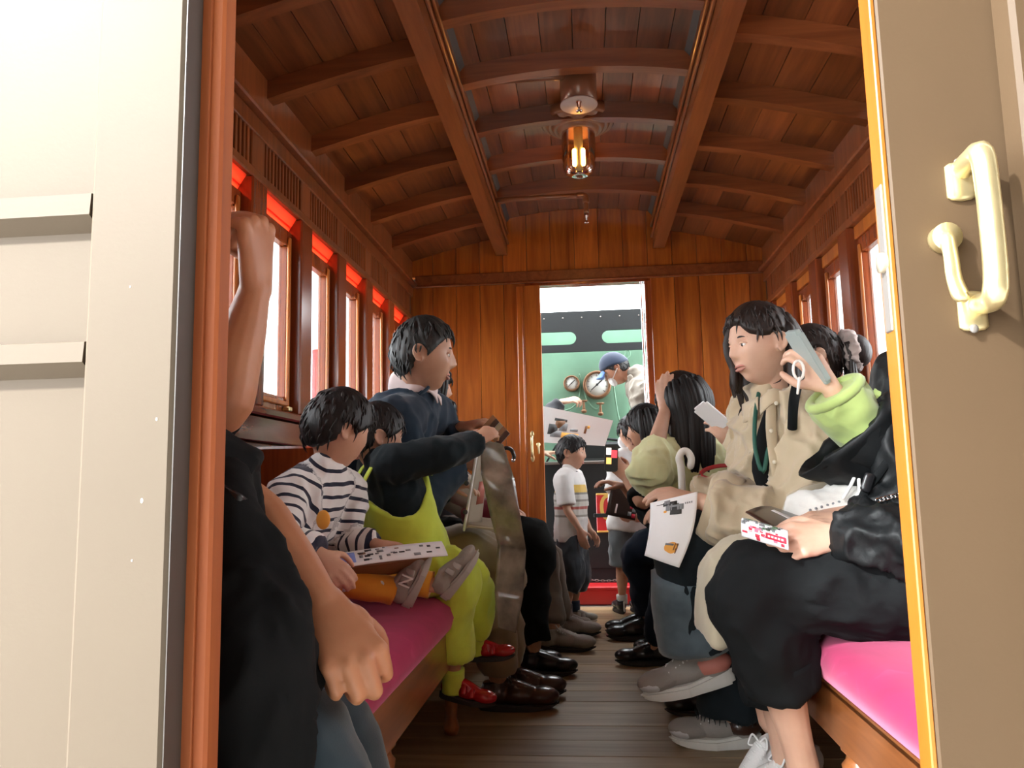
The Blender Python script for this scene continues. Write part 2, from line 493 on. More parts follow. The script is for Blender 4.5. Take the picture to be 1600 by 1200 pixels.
    def locks(s, g, n, ph0, ph1, length, z0=.25, spread=.07, r=.045, side=0, back=0., seed=1, taper=.35, sway=.04):
        """hanging locks from the skull: follow the head, then fall straight down"""
        rn = random.Random(seed)
        for i in range(n):
            a = ph0 + (ph1 - ph0) * (i + rn.uniform(.2, .8)) / n
            for sg in ((-1, 1) if side == 0 else (side,)):
                pts = []
                for z in (z0 + rn.uniform(-.05, .12), .08, -.1, -.25):
                    rx = .36 * math.sqrt(max(.05, 1 - (z / .56) ** 2)) + spread; ry = .42 * math.sqrt(max(.05, 1 - (z / .56) ** 2)) + spread
                    pts.append(s.P(sg * rx * math.sin(a), ry * math.cos(a), z))
                L = length * rn.uniform(.82, 1.08) * s.h
                p = pts[-1]; j = V((rn.uniform(-1, 1), rn.uniform(-1, 1), 0)) * sway * s.h
                for tt in (.35, .7, 1.):
                    pts.append(p + V((0, 0, -L * tt)) + j * tt - s.f * back * s.h * tt)
                rr = r * s.h * rn.uniform(.8, 1.2)
                g.tube(pts, [rr * .7, rr, rr, rr, rr * .95, rr * .8, rr * taper], n=8, sub=2)
LINE = dict(
    short=[(0, .25), (.55, .23), (.95, .12), (1.25, .0), (1.4, -.06), (1.5, .06), (1.78, .07), (1.95, -.2), (2.5, -.3), (3.15, -.34)],
    bowl=[(0, .17), (.6, .15), (1.0, .05), (1.35, -.04), (1.5, .06), (1.8, .06), (1.95, -.16), (2.5, -.27), (3.15, -.3)],
    fringe=[(0, .1), (.5, .1), (.9, .02), (1.2, -.1), (1.35, -.15), (1.5, -.1), (1.8, -.2), (2.2, -.38), (3.15, -.42)],
    swept=[(0, .27), (.35, .25), (.7, .12), (1.1, .07), (1.4, .07), (1.55, .11), (1.88, .11), (2.02, -.12), (2.2, -.3), (2.5, -.42), (3.15, -.44)])

def hand(g, wr, d, back, thumb, curl=(.35, .5, .35), sz=1., spread=.03, thumb_in=.35, curls=None):
    """palm, four unequal jointed fingers and a thumb from the side of the palm"""
    d = V(d).normalized(); nb = V(back); nb = (nb - d * nb.dot(d)).normalized(); s_ = V(thumb); s_ = (s_ - d * s_.dot(d) - nb * s_.dot(nb)).normalized()
    k = sz; wr = V(wr)
    kn = []
    for i, (o, L0) in enumerate(((.0315, .088), (.0105, .094), (-.0105, .090), (-.0305, .081))):
        kn.append(wr + d * (L0 * k) + s_ * (o * k) + nb * (.004 * k * (1 - abs(i - 1.3) * .4)))
    # palm: one flat tube plus a ridge to each knuckle
    g.tube([wr - d * .01 * k, wr + d * .03 * k, wr + d * .062 * k, wr + d * .083 * k], [(.027 * k, .02 * k), (.034 * k, .0185 * k), (.040 * k, .0165 * k), (.040 * k, .0135 * k)], lat=s_, n=16)
    for p in kn: g.tube([wr + d * .03 * k + (p - wr - d * .085 * k) * .5, p], [.010 * k, .0112 * k], n=10)
    g.ell(wr + d * .036 * k + s_ * .027 * k - nb * .008 * k, (.018 * k, .03 * k, .015 * k), (s_, d, nb))
    for i, p in enumerate(kn):
        L = (.078, .087, .081, .064)[i] * k; c3 = curls[i] if curls else curl
        sp = (1.2, .35, -.45, -1.3)[i] * spread * 4
        dd = (d + s_ * sp * .12).normalized(); r0 = (.0098, .0100, .0096, .0086)[i] * k
        pts = [p]; a = 0; q = p
        for fr, cu in zip((.46, .29, .25), c3):
            a += cu; v = dd * math.cos(a) - nb * math.sin(a); q = q + v * (L * fr); pts.append(q)
        g.tube(pts, [r0 * 1.06, r0 * .97, r0 * .9, r0 * .78], n=10, sub=3)
    b0 = wr + d * .026 * k + s_ * .024 * k - nb * .006 * k
    v1 = (d * .62 + s_ * .75 - nb * thumb_in).normalized(); b1 = b0 + v1 * .043 * k
    v2 = (d * .85 + s_ * (.35 - thumb_in * .5) - nb * thumb_in * 1.3).normalized(); b2 = b1 + v2 * .032 * k
    v3 = (d * .9 + s_ * (.15 - thumb_in * .7) - nb * thumb_in * 1.5).normalized(); b3 = b2 + v3 * .024 * k
    g.tube([b0, b1, b2, b3], [.015 * k, .0122 * k, .0108 * k, .0086 * k], n=10, sub=3)

def shoe(root, heel, toe, up, L, upper, sole, lace=None, W=None, sole_t=.022, collar=.35, lab=None, tongue=None, strap=None, panel=None, toecap=None):
    """a shoe lying along heel->toe: upper, sole and laces; returns the upper"""
    heel = V(heel); f = V(toe).normalized(); u = V(up); u = (u - f * u.dot(f)).normalized(); r = f.cross(u); W = W or L * .36
    def P(x, y, z): return heel + r * (x * W) + f * (y * L) + u * (z * L)
    st = sole_t / L
    g = G()
    g.ell(P(0, .77, st + .075), (W * .52, L * .245, L * .115), (r, f, u))
    g.ell(P(0, .5, st + .10), (W * .45, L * .26, L * .13), (r, f, u))
    g.ell(P(0, .2, st + .12), (W * .4, L * .2, L * .16), (r, f, u))
    g.tube([P(0, .2, st + .1), P(0, .21, st + .2), P(0, .2, st + collar * .8)], [(W * .39, L * .19), (W * .36, L * .17), (W * .36, L * .165)], lat=r, cap=('round', 'flat'))
    g.tube([P(0, .72, st + .12), P(0, .5, st + .2), P(0, .34, st + .27)], [(W * .32, L * .06), (W * .33, L * .07), (W * .3, L * .05)], lat=r)
    vx = max(.0035, L / 60)
    me = g.solid(vx, 3, .6)
    lo = P(0, 0, st * .8)
    for v in me.vertices:           # flatten what hangs under the sole line
        h = (v.co - lo).dot(u)
        if h < 0: v.co -= u * h * .95
    o = kid('shoe', me, upper, root)
    out = []
    for i in range(28):
        a = 2 * math.pi * i / 28; y = .5 - .505 * math.cos(a); wx = math.sin(a) * (.50 if y > .5 else .43) * (1 - .10 * math.cos(2 * math.pi * y))
        out.append(P(wx, y, 0))
    g = G().prism(out, u * sole_t)
    bm = bmesh.new(); bm.from_mesh(g.mesh(False)); bmesh.ops.recalc_face_normals(bm, faces=bm.faces)
    ed = [e for e in bm.edges if len(e.link_faces) == 2 and any(len(q.verts) > 4 for q in e.link_faces)]
    bmesh.ops.bevel(bm, geom=ed, offset=sole_t * .25, segments=2, affect='EDGES')
    me = bpy.data.meshes.new('sole'); bm.to_mesh(me); bm.free()
    for v in me.vertices:
        y_ = (v.co - heel).dot(f) / L; z_ = (v.co - heel).dot(u)
        if z_ > sole_t * .6: v.co += u * (sole_t * .55 * max(0, 1 - y_ / .45))
        else: v.co += u * (L * .07 * max(0, (y_ - .72) / .3) ** 2)
    kid('sole', me, sole, o)
    if lace:
        g = G()
        for k in range(4):
            y = .38 + k * .085; z = st + .300 - k * .034
            g.tube([P(-.3, y + .02, z - .05), P(0, y, z + .012), P(.3, y + .02, z - .05)], [L * .013] * 3, n=6)
            g.tube([P(-.3, y + .06, z - .07), P(0, y + .02, z + .012), P(.3, y - .02, z - .035)], [L * .011] * 3, n=6)
        g.tube([P(0, .36, st + .3), P(.3, .33, st + .36), P(.42, .4, st + .28), P(.2, .4, st + .28)], [L * .011] * 4, n=6)
        g.tube([P(0, .36, st + .3), P(-.3, .33, st + .36), P(-.42, .4, st + .28), P(-.2, .4, st + .28)], [L * .011] * 4, n=6)
        kid('lace', g.mesh(), lace, o)
    if strap:
        g = G()
        for y, z in ((.42, .225), (.56, .19)):
            g.tube([P(-.5, y + .03, st + z - .13), P(-.3, y + .01, st + z - .01), P(0, y, st + z + .022), P(.3, y + .01, st + z - .01), P(.5, y + .03, st + z - .13)], [(L * .05, L * .012)] * 5, lat=f, n=8)
        kid('strap', g.mesh(), strap, o)
    if panel:
        g = G().ell(P(0, .2, st + .12), (W * .43, L * .22, L * .13), (r, f, u))
        kid('heel_panel', g.mesh(), panel, o)
    if toecap:
        g = G().ell(P(0, .82, st + .055), (W * .505, L * .185, L * .085), (r, f, u))
        kid('toe_cap', g.mesh(), toecap, o)
    if lab: relabel(o, lab)
    return o

def person_body(root, skin, J, head=None, s=1., vox=.007, hands=(), legs=True, thin=1., arms=True, keep=.5):
    """one continuous figure from its joints; hands is a list of keyword dicts for hand()"""
    g = G(); k = s * thin
    lat = (J['shR'] - J['shL']).normalized()
    if head:
        head.add_to(g)
        hb = head.P(0, -.1, -.2)
        g.tube([J['neck'] - V((0, 0, .02 * s)), J['neck'] * .45 + hb * .55, hb], [.062 * k, .052 * k, .055 * k], n=16)
    mid = J['chest'] * .5 + J['pelvis'] * .5
    g.tube([J['neck'], J['chest'], mid, J['pelvis']], [(.075 * k, .06 * k), (.15 * k, .095 * k), (.125 * k, .085 * k), (.145 * k, .10 * k)], lat=lat, n=18)
    for q in 'LR':
        if arms:
            g.tube([J['neck'] * .5 + J['sh' + q] * .5, J['sh' + q], J['sh' + q] * .5 + J['el' + q] * .5, J['el' + q], J['el' + q] * .6 + J['wr' + q] * .4, J['wr' + q]],
                   [.05 * k, .05 * k, .043 * k, .037 * k, .037 * k, .025 * s], n=14)
        if legs:
            kn, an, hp = J['kn' + q], J['an' + q], J['hip' + q]
            g.tube([J['pelvis'] * .5 + hp * .5, hp, hp * .5 + kn * .5, kn, kn * .65 + an * .35, an * .8 + kn * .2, an], [.09 * k, .085 * k, .07 * k, .052 * k, .051 * k, .034 * k, .034 * k], n=14)
            if 'toe' + q in J: g.tube([an, an * .4 + J['toe' + q] * .6, J['toe' + q]], [.032 * k, .028 * k, .02 * k], n=10)
    for h in hands: hand(g, **h)
    o = kid('body', g.solid(vox, 3, keep), skin, root)
    return o

def garment(root, name, mat, tubes, vox=.009, sm=4, fold=.006, f=(9, 9, 9), seed=0., bones=None, keep=.7, extra=None, sharp=1.5):
    g = G()
    for tb in tubes:
        g.tube(tb[0], tb[1], **(tb[2] if len(tb) > 2 else {}))
    if extra: extra(g)
    me = g.solid(vox, sm, keep)
    if fold: folds(me, fold, f, seed, sharp)
    if bones: along(me, bones)
    return kid(name, me, mat, root)
def vest_of(J, sc=1., grow=1., belly=None, low=None, wid=1., dep=1.):
    """torso tube of a top: neck to hem"""
    lat = (J['shR'] - J['shL']).normalized()
    pe = J['pelvis'] if low is None else J['pelvis'] + low
    mid = J['chest'] * .5 + pe * .5
    up = (J['neck'] - J['chest']).normalized()
    a, b = grow * sc * wid, grow * sc * dep
    return ([J['neck'] + up * .005, J['neck'] * .72 + J['chest'] * .28, J['chest'], mid, pe], [(.085 * a, .07 * b), (.16 * a, .10 * b), (.185 * a, .125 * b), (.175 * a, .125 * b), (.185 * a, .135 * b)], dict(lat=lat, n=22, cap=('round', 'flat')))
def sleeve(J, q, sc=1., grow=1., upto=1., r=(.075, .068, .058, .05), cuff='flat'):
    sh, el, wr = J['sh' + q], J['el' + q], J['wr' + q]
    base = J['neck'] * .45 + sh * .55
    m = sc * grow
    if upto <= .5:
        e = sh + (el - sh) * (upto * 2)
        return ([base, sh, sh * .4 + e * .6, e], [r[0] * m, r[0] * m, r[1] * m, r[1] * m], dict(n=16, cap=('round', cuff)))
    e = el + (wr - el) * ((upto - .5) * 2)
    return ([base, sh, sh * .5 + el * .5, el, el * .5 + e * .5, e], [r[0] * m, r[0] * m, r[1] * m, r[2] * m, (r[2] + r[3]) / 2 * m, r[3] * m], dict(n=16, cap=('round', cuff)))
def trouser(J, q, sc=1., grow=1., upto=1., r=(.105, .09, .075, .065, .06), cuff='flat'):
    hp, kn, an = J['hip' + q], J['kn' + q], J['an' + q]
    m = sc * grow
    base = J['pelvis'] * .5 + hp * .5
    e = kn + (an - kn) * upto
    return ([base, hp, hp * .5 + kn * .5, kn, kn * .5 + e * .5, e], [r[0] * m, r[0] * m, r[1] * m, r[2] * m, r[3] * m, r[4] * m], dict(n=18, cap=('round', cuff)))
M = {}

# ================================================================== materials of the place
D1, L1 = (.105, .022, .006), (.30, .078, .018)
M.update(
    ceil_plank=wood('ceiling plank', (.125, .032, .011), (.30, .092, .028), 'y', .3, .5, 6, .3),
    rib=wood('roof rib', (.16, .044, .015), (.31, .098, .032), 'x', .3, .5, 6, .2),
    beam=wood('roof beam', (.18, .050, .016), (.34, .108, .034), 'y', .3, .5, 6, .1),
    wall_v=wood('upright boarding', (.30, .066, .010), (.62, .19, .028), 'z', .28, .5, 6, .16),
    wall_h=wood('side panelling', (.10, .018, .007), (.24, .052, .018), 'y', .2, .7, 6, .15),
    post=wood('window post', (.15, .028, .008), (.34, .075, .018), 'z', .22, .7, 7, .15),
    jamb=wood('entrance jamb', (.24, .050, .009), (.35, .088, .015), 'z', .65, .0, 7, .08),
    dooredge=wood('door edge', (.24, .074, .007), (.33, .11, .013), 'z', .4, .2, 8, .05),
    benchwood=wood('bench timber', (.17, .052, .014), (.36, .125, .036), 'y', .3, .5, 7, .15),
    floorw=wood('floor board', (.22, .145, .07), (.47, .34, .19), 'x', .42, .15, 5, .22),
    velvet=None, frieze=wood('frieze timber', (.16, .042, .013), (.32, .092, .028), 'z', .3, .4, 6, .15),
    taupe=plain('taupe enamel', (.072, .044, .023), .55, 0, .0, .03, 240, .04, 5, spec=.2),
    pale=plain('pale grey enamel', (.094, .071, .049), .6, 0, .0, .03, 200, .03, 4, spec=.2),
    shade=plain('dark grey enamel and edge shade', (.055, .047, .04), .5, 0, .1),
    chip=plain('bare filler', (.85, .84, .8), .8),
    brass=plain('worn brass', (.78, .66, .36), .3, .85, 0, .15, 60, .1, 20),
    steel=plain('dull steel', (.22, .20, .18), .45, .5),
    white_nylon=plain('white nylon', (.8, .77, .7), .4),
    chrome=plain('chrome', (.8, .8, .82), .12, 1.),
    copper=plain('brown painted pipe', (.26, .12, .065), .3, .2, .5),
    rose=plain('turned lamp rose', (.34, .16, .08), .35, 0, .4),
    whitedisc=plain('pale escutcheon', (.62, .50, .44), .45),
    glass=glass_mat('window glass'),
    lampglass=glass_mat('lamp glass', (1, .96, .9), 1.),
    filament=glow('lit filament', (1, .45, .10), 32),
    lampcore=plain('lamp stem', (.35, .33, .2), .4),
    redglass=tinted_translucent('red header glow', (.85, .17, .085)),  # red light along the window header, put into a translucent colour
    green=plain('cab green paint', (.17, .32, .22), .45, 0, .2, .1, 30, .12, 3),
    black=plain('loco black', (.012, .015, .016), .55, 0, 0, .15, 40),
    red=plain('signal red', (.72, .025, .03), .4, 0, .3),
    gold=plain('gold lettering', (.85, .58, .14), .35, .2),
    dial=plain('dial white', (.85, .88, .84), .4),
    dialblack=plain('dial black', (.02, .02, .02), .5),
    bronze=plain('gauge bronze', (.20, .10, .05), .4, .5),
    pipe_green=plain('painted pipe', (.16, .30, .20), .4),
    ground=plain('platform concrete', (.42, .40, .37), .9, 0, 0, .2, 12, .1, 3),
    roofing=plain('roofing', (.10, .09, .085), .8),
    eye_white=plain('eye white', (.75, .72, .68), .25),
    iris=plain('iris', (.025, .013, .008), .15),
    brow=plain('brow hair', (.02, .016, .013), .7),
    lips=plain('lips', (.48, .20, .16), .4),
    paper=plain('white paper', (.95, .95, .95), .6),
    ink=plain('printed black', (.03, .03, .03), .5),
    ink_grey=plain('printed grey', (.25, .26, .27), .5),
    ink_orange=plain('printed orange', (.9, .42, .06), .5),
    ink_brown=plain('printed brown', (.22, .10, .04), .5),
    ink_blue=plain('printed blue', (.18, .26, .62), .5),
    ink_red=plain('printed red', (.70, .03, .07), .4),
    ink_green=plain('printed green', (.10, .20, .10), .4),
    ink_pink=plain('printed pink', (.85, .25, .38), .4),
)
def velvet():
    m, t, b = nt('magenta velvet')
    tc = N(t, 'ShaderNodeTexCoord')
    n = N(t, 'ShaderNodeTexNoise', Scale=5.0, Detail=5.0, Distortion=2.5); t.links.new(tc.outputs['Object'], n.inputs['Vector'])
    r = ramp(t, [(.35, (.33, .008, .07)), (.62, (.40, .012, .09)), (.72, (.52, .045, .15))])
    t.links.new(n.outputs['Fac'], r.inputs['Fac']); t.links.new(r.outputs['Color'], b.inputs['Base Color'])
    b.inputs['Roughness'].default_value = .9; b.inputs['Sheen Weight'].default_value = .7; b.inputs['Sheen Tint'].default_value = (1, .35, .5, 1)
    b.inputs['Specular IOR Level'].default_value = .15
    return m
M['velvet'] = velvet()

# ================================================================== the carriage
XL, XR = -1.12, 1.17
Y0, Y1 = .74, 5.02
RIBS = [2.64 + .463 * k for k in range(-4, 5)]
POSTS = [2.545 + .467 * k for k in range(-3, 6)]
def st(o): o['kind'] = 'structure'; return o

# floor: boards across the carriage
fl = st(lohi('floor', (XL - .1, Y0 - .05, -.09), (XR + .1, Y1 + .12, -.022), M['roofing']))
y = Y0 - .05; k = 0
rn = random.Random(3)
while y < Y1 + .1:
    wd = .143
    lohi('board', (XL, y + .001, -.022), (XR, min(y + wd - .001, Y1 + .12), rn.uniform(-.0015, .0)), M['floorw'], fl, .0015)
    y += wd

# ceiling: raised middle and two lower sides, boards lengthwise
def zc(x):
    a = abs(x)
    if a <= .52: return 2.585 - a * a * .19
    t = (a - .52) / .68
    return 2.415 - .16 * t ** 1.25
def rib_z(x):
    a = abs(x)
    if a <= .52: return 2.505 - a * a * .2
    t = (a - .55) / .6
    return 2.335 - .135 * max(t, 0) ** 1.3
def arc_strip(fn_top, fn_bot, x0, x1, y0, y1, n=10):
    g = G(); xs = [x0 + (x1 - x0) * i / n for i in range(n + 1)]
    pts = [(x, y0, fn_top(x)) for x in xs] + [(x, y0, fn_bot(x)) for x in reversed(xs)]
    return g.prism(pts, (0, y1 - y0, 0))
g = G()
for a, b in ((-1.26, -.50), (-.55, .55), (.50, 1.31)):
    arc_strip(lambda x: zc(x) + .09, lambda x: zc(x) + .018, a, b, Y0 - .06, Y1 + .06).v
    h = arc_strip(lambda x: zc(x) + .09, lambda x: zc(x) + .018, a, b, Y0 - .06, Y1 + .06); g.add(h.v, h.f)
for s_ in (-1, 1):
    h = G().prism([(s_ * .5, Y0 - .06, 2.40), (s_ * .56, Y0 - .06, 2.40), (s_ * .56, Y0 - .06, 2.68), (s_ * .5, Y0 - .06, 2.68)], (0, Y1 - Y0 + .12, 0)); g.add(h.v, h.f)
ceiling = st(link('ceiling', g.mesh(False), M['roofing']))
def planks(x0, x1, n):
    for i in range(n):
        a = x0 + (x1 - x0) * i / n; b = x0 + (x1 - x0) * (i + 1) / n
        for (ya, yb) in zip([Y0] + RIBS, RIBS + [Y1]):
            dz = rn.uniform(-.0012, .0012)
            e = .0016
            p = [(a + e, ya, zc(a + e) + dz), (b - e, ya, zc(b - e) + dz), (b - e, ya, zc(b - e) + .02), (a + e, ya, zc(a + e) + .02)]
            me = G().prism(p, (0, yb - ya, 0)).mesh(False)
            kid('plank', me, M['ceil_plank'], ceiling)
planks(-1.17, -.52, 5); planks(-.52, .52, 8); planks(.52, 1.22, 5)
for s_ in (-1, 1):
    x0, x1 = sorted((s_ * .478, s_ * .552))
    g = G().prism([(x0, Y0, 2.29), (x1, Y0, 2.29), (x1, Y0, 2.60), (x0, Y0, 2.60)], (0, Y1 - Y0 - .01, 0))
    bmx = kid('beam', g.mesh(False), M['beam'], ceiling)
    xi = s_ * .478
    for z in (2.36, 2.43):
        lohi('moulding', (min(xi, xi - s_ * .014), Y0, z), (max(xi, xi - s_ * .014), Y1 - .01, z + .018), M['beam'], bmx, .004)
for yr in RIBS:
    for a, b in ((-1.17, -.55), (-.48, .48), (.55, 1.22)):
        me = arc_strip(lambda x: zc(x) + .002, rib_z, a, b, yr - .028, yr + .028).mesh(False)
        kid('rib', me, M['rib'], ceiling)

# side walls
def side(sg, X, name, first):
    """sg = -1 left, +1 right; built outward from the inner face X"""
    def xr(a, b):
        p, q = X + sg * a, X + sg * b
        return min(p, q), max(p, q)
    a, b = xr(.03, .09)
    wall = st(lohi(name, (a, Y0, 0), (b, Y1, 1.06), M['shade'], None, .0))
    kidbox = lambda nm, d0, d1, ya, yb, za, zb, m, par=None, bev=.003: lohi(nm, (xr(d0, d1)[0], ya, za), (xr(d0, d1)[1], yb, zb), m, par or wall, bev)
    # lying boards under the sill, each with its own edge
    zz = [.0, .22, .44, .60, .775, .86, .953, 1.045]
    for i in range(len(zz) - 1):
        kidbox('panel_board', .0 if i % 2 == 0 else .004, .03, Y0, Y1, zz[i] + .002, zz[i + 1] - .002, M['wall_h'], bev=.004)
    kidbox('sill', -.022, .08, Y0, Y1, 1.045, 1.075, M['wall_h'], bev=.006)
    kidbox('header_rail', -.008, .08, Y0, Y1, 1.868, 1.905, M['frieze'], bev=.006)
    kidbox('vent_backing', .012, .08, Y0, Y1, 1.905, 2.07, M['shade'], bev=0)
    kidbox('frieze_rail', -.004, .08, Y0, Y1, 2.035, 2.10, M['frieze'], bev=.004)
    kidbox('cornice', -.035, .08, Y0, Y1, 2.10, 2.125, M['frieze'], bev=.006)
    kidbox('cove_board', .0, .09, Y0, Y1, 2.125, 2.36, M['frieze'], bev=0)
    ys = [p for p in POSTS]
    for yp in ys:
        kidbox('post', -.012, .085, yp - .062, yp + .062, 1.075, 1.868, M['post'], bev=.006)
        kidbox('vent_stile', -.002, .02, yp - .055, yp + .055, 1.905, 2.035, M['frieze'])
    bays = list(zip([Y0 - .06] + ys, ys + [Y1 + .07]))
    n = first
    for ya, yb in bays:
        ya += .062; yb -= .062
        if yb - ya < .12: continue
        for i in range(11):                      # upright louvre slats
            p = ya + (yb - ya) * (i + .5) / 11
            kidbox('slat', .0, .012, p - .008, p + .008, 1.905, 2.035, M['frieze'], bev=.002)
        # the window of this bay
        wx = xr(.03, .065)
        wn = st(lohi('window_%d' % n, (wx[0], ya, 1.075), (wx[1], yb, 1.14), M['post'], None, .004)); n += 1
        for nm, y0_, y1_, z0_, z1_ in (('top_rail', ya, yb, 1.745, 1.81), ('stile', ya, ya + .045, 1.14, 1.745), ('stile', yb - .045, yb, 1.14, 1.745)):
            lohi(nm, (wx[0], y0_, z0_), (wx[1], y1_, z1_), M['post'], wn, .004)
        for y0_, y1_ in ((ya + .03, ya + .05), (yb - .05, yb - .03)):
            lohi('bead', (xr(.018, .03)[0], y0_, 1.11), (xr(.018, .03)[1], y1_, 1.78), M['wall_v'], wn, .004)
        lohi('bead', (xr(.018, .03)[0], ya + .03, 1.105), (xr(.018, .03)[1], yb - .03, 1.125), M['wall_v'], wn, .004)
        lohi('catch', (xr(.0, .03)[0], yb - .075, 1.085), (xr(.0, .03)[1], yb - .045, 1.102), M['brass'], wn, .003)
        px = xr(.045, .049)
        lohi('pane', (px[0], ya + .04, 1.135), (px[1], yb - .04, 1.75), M['glass'], wn, 0)
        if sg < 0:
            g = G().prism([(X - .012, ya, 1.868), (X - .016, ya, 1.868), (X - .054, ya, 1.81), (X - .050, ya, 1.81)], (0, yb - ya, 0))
            kid('header_glow', g.mesh(False), M['redglass'], wn)  # added strip and bar: the header's red glow is in their tint
            lohi('header_glow_bar', (X - .048, ya, 1.83), (X - .034, yb, 1.836), M['redglass'], wn, .002)
        else:
            kidbox('transom_board', .02, .05, ya, yb, 1.81, 1.868, M['wall_v'])
    return n
nw = side(-1, XL, 'wall_left', 1)
nw = side(1, XR, 'wall_right', nw)

# far end wall with its doorway
DX0, DX1, DH = -.265, .412, 2.075
wb = st(lohi('wall_back', (DX0 - .02, Y1 + .02, DH + .03), (DX1 + .02, Y1 + .07, 2.7), M['shade'], None, 0))
lohi('backing', (-1.2, Y1 + .052, 0), (DX0 - .01, Y1 + .068, 2.7), M['shade'], wb, 0)
lohi('backing', (DX1 + .01, Y1 + .052, 0), (XR + .1, Y1 + .07, 2.7), M['shade'], wb, 0)
def endboards(x0, x1, z0, z1f, wd):
    x = x0
    while x < x1 - .01:
        b = min(x + wd, x1)
        e = .0015
        p = [(x + e, Y1, z0), (b - e, Y1, z0), (b - e, Y1, z1f(b - e)), (x + e, Y1, z1f(x + e))]
        dy = rn.uniform(0, .002)
        me = G().prism([(q[0], q[1] + dy, q[2]) for q in p], (0, .05, 0)).mesh(False)
        kid('board', me, M['wall_v'], wb)
        x = b
ztop = lambda x: (zc(x) + .03)
endboards(-1.14, DX0 - .055, 0, lambda x: 2.10, .158)
endboards(DX1 + .035, XR + .03, 0, lambda x: 2.10, .158)
endboards(-1.14, XR + .03, 2.17, ztop, .158)
lohi('head_board', (-1.10, Y1 - .014, 2.10), (XR, Y1 + .04, 2.175), M['beam'], wb, .004)
lohi('bead', (-1.10, Y1 - .024, 2.094), (XR, Y1 - .0, 2.106), M['beam'], wb, .004)
t1 = st(lohi('trim_1', (DX1, Y1 - .02, 0), (DX1 + .04, Y1 + .08, DH), M['post'], None, .004))
t2 = st(lohi('trim_2', (DX0 - .1, Y1 - .006, DH), (DX1 + .04, Y1 + .08, 2.098), M['post'], None, .004))
# sliding leaf standing part-way across the far doorway
d2 = st(lohi('door_2', (-.42, Y1 - .038, .012), (DX0, Y1 - .004, DH - .004), M['wall_v'], None, .004))
lohi('edge_stile', (-.372, Y1 - .044, .012), (DX0, Y1 - .038, DH - .004), M['wall_v'], d2, .003)
lohi('door_bead', (-.385, Y1 - .048, .012), (-.372, Y1 - .036, DH - .004), M['wall_v'], d2, .003)
g = G().tube([(-.338, Y1 - .044, .955), (-.338, Y1 - .082, .965), (-.338, Y1 - .086, 1.02), (-.338, Y1 - .082, 1.075), (-.338, Y1 - .044, 1.085)], [.009, .0085, .008, .0085, .009], n=10)
for z in (.945, 1.095): g.ell((-.338, Y1 - .045, z), (.012, .005, .024))
kid('handle', g.mesh(), M['brass'], d2)
g = G().tube([(-.30, Y1 - .046, 1.03), (-.30, Y1 - .065, 1.028), (-.297, Y1 - .066, .975)], [.009, .007, .006], n=10).ell((-.30, Y1 - .05, 1.03), (.014, .008, .014))
kid('latch_lever', g.mesh(), M['brass'], d2)

# near end wall: outer skin, opening, jamb
YF, YI = .665, .70
wf = st(lohi('wall_front', (-.459 + .004, YF, -.9), (-.367, YI - .001, 3.1), M['pale'], None, .004))       # the upright stile beside the opening
lohi('skin_panel', (-1.5, YF + .02, -.9), (-.46, YI - .001, 3.1), M['pale'], wf, .0)
for z0, z1 in ((1.045, 1.082), (.905, .94)):
    g = G().prism([(-1.5, YF + .02, z1), (-1.5, YF + .003, z1 - .004), (-1.5, YF + .001, z0 + .012), (-1.5, YF + .02, z0)], (1.0438, 0, 0))
    kid('rail_moulding', g.mesh(False), M['pale'], wf)
lohi('edge_face_shade', (-.3672, YF + .002, -.9), (-.3662, YI, 3.1), M['shade'], wf, 0)  # stile side turned from the light; its shade is painted dark
for x, z, r in ((-.393, .79, .0022), (-.382, .862, .0016), (-.40, .738, .0012), (-.412, .985, .001)):
    kid('paint_chip', G().ell((x, YF, z), (r * .6, .0006, r), n=8, m=6).mesh(), M['chip'], wf)
wf2 = lohi('skin_panel', (.376, YF, -.9), (1.6, YI - .002, 3.1), M['taupe'], wf, .004)
lohi('inner_lining', (XL - .08, .745, 0), (-.405, .775, 2.6), M['wall_v'], wf, 0)
lohi('inner_lining', (.42, .745, 0), (XR + .08, .775, 2.6), M['wall_v'], wf, 0)
lohi('lintel', (-.5, YF + .01, 2.15), (.6, .775, 3.1), M['taupe'], wf, 0)
tj = st(lohi('trim_3', (-.372, YI, 0), (-.345, .726, 2.3), M['jamb'], None, .003))
lohi('stop_bead', (-.372, YI - .004, 0), (-.357, YI + .002, 2.3), M['jamb'], tj, .0008)
lohi('inner_jamb', (-.43, .726, 0), (-.40, .78, 2.3), M['post'], tj, .003)
# the entrance's sliding door, part closed
ED = .2775
d1 = st(lohi('door_1', (ED + .001, YI, -.02), (1.05, YI + .0285, 2.2), M['taupe'], None, .002))
lohi('door_edge', (ED - .004, YI + .0015, -.02), (ED + .001, YI + .027, 2.2), M['dooredge'], d1, .0012)
lohi('latch_plate', (ED - .0055, YI + .006, .925), (ED - .003, YI + .021, 1.06), M['steel'], d1, .001)
g = G().tube([(ED + .002, YI + .012, .988), (ED - .010, YI + .012, .988)], [(.0075, .0095), (.0075, .0095)], lat=(0, 1, 0), n=12, cap='flat')
kid('latch_bolt', g.mesh(), plain('cream bolt', (.34, .29, .21), .5), d1)
hx = .349; hy = YI
g = G()
g.tube([(hx - .011, hy, 1.064), (hx - .010, hy - .022, 1.068), (hx - .008, hy - .034, 1.066), (hx - .007, hy - .036, 1.03), (hx - .007, hy - .036, .97), (hx - .008, hy - .034, .948), (hx - .006, hy - .022, .942), (hx - .008, hy, .944)],
       [.0092, .0092, .0098, .0094, .0094, .0098, .0092, .0092], n=14)
hd = kid('handle', g.mesh(), M['brass'], d1)
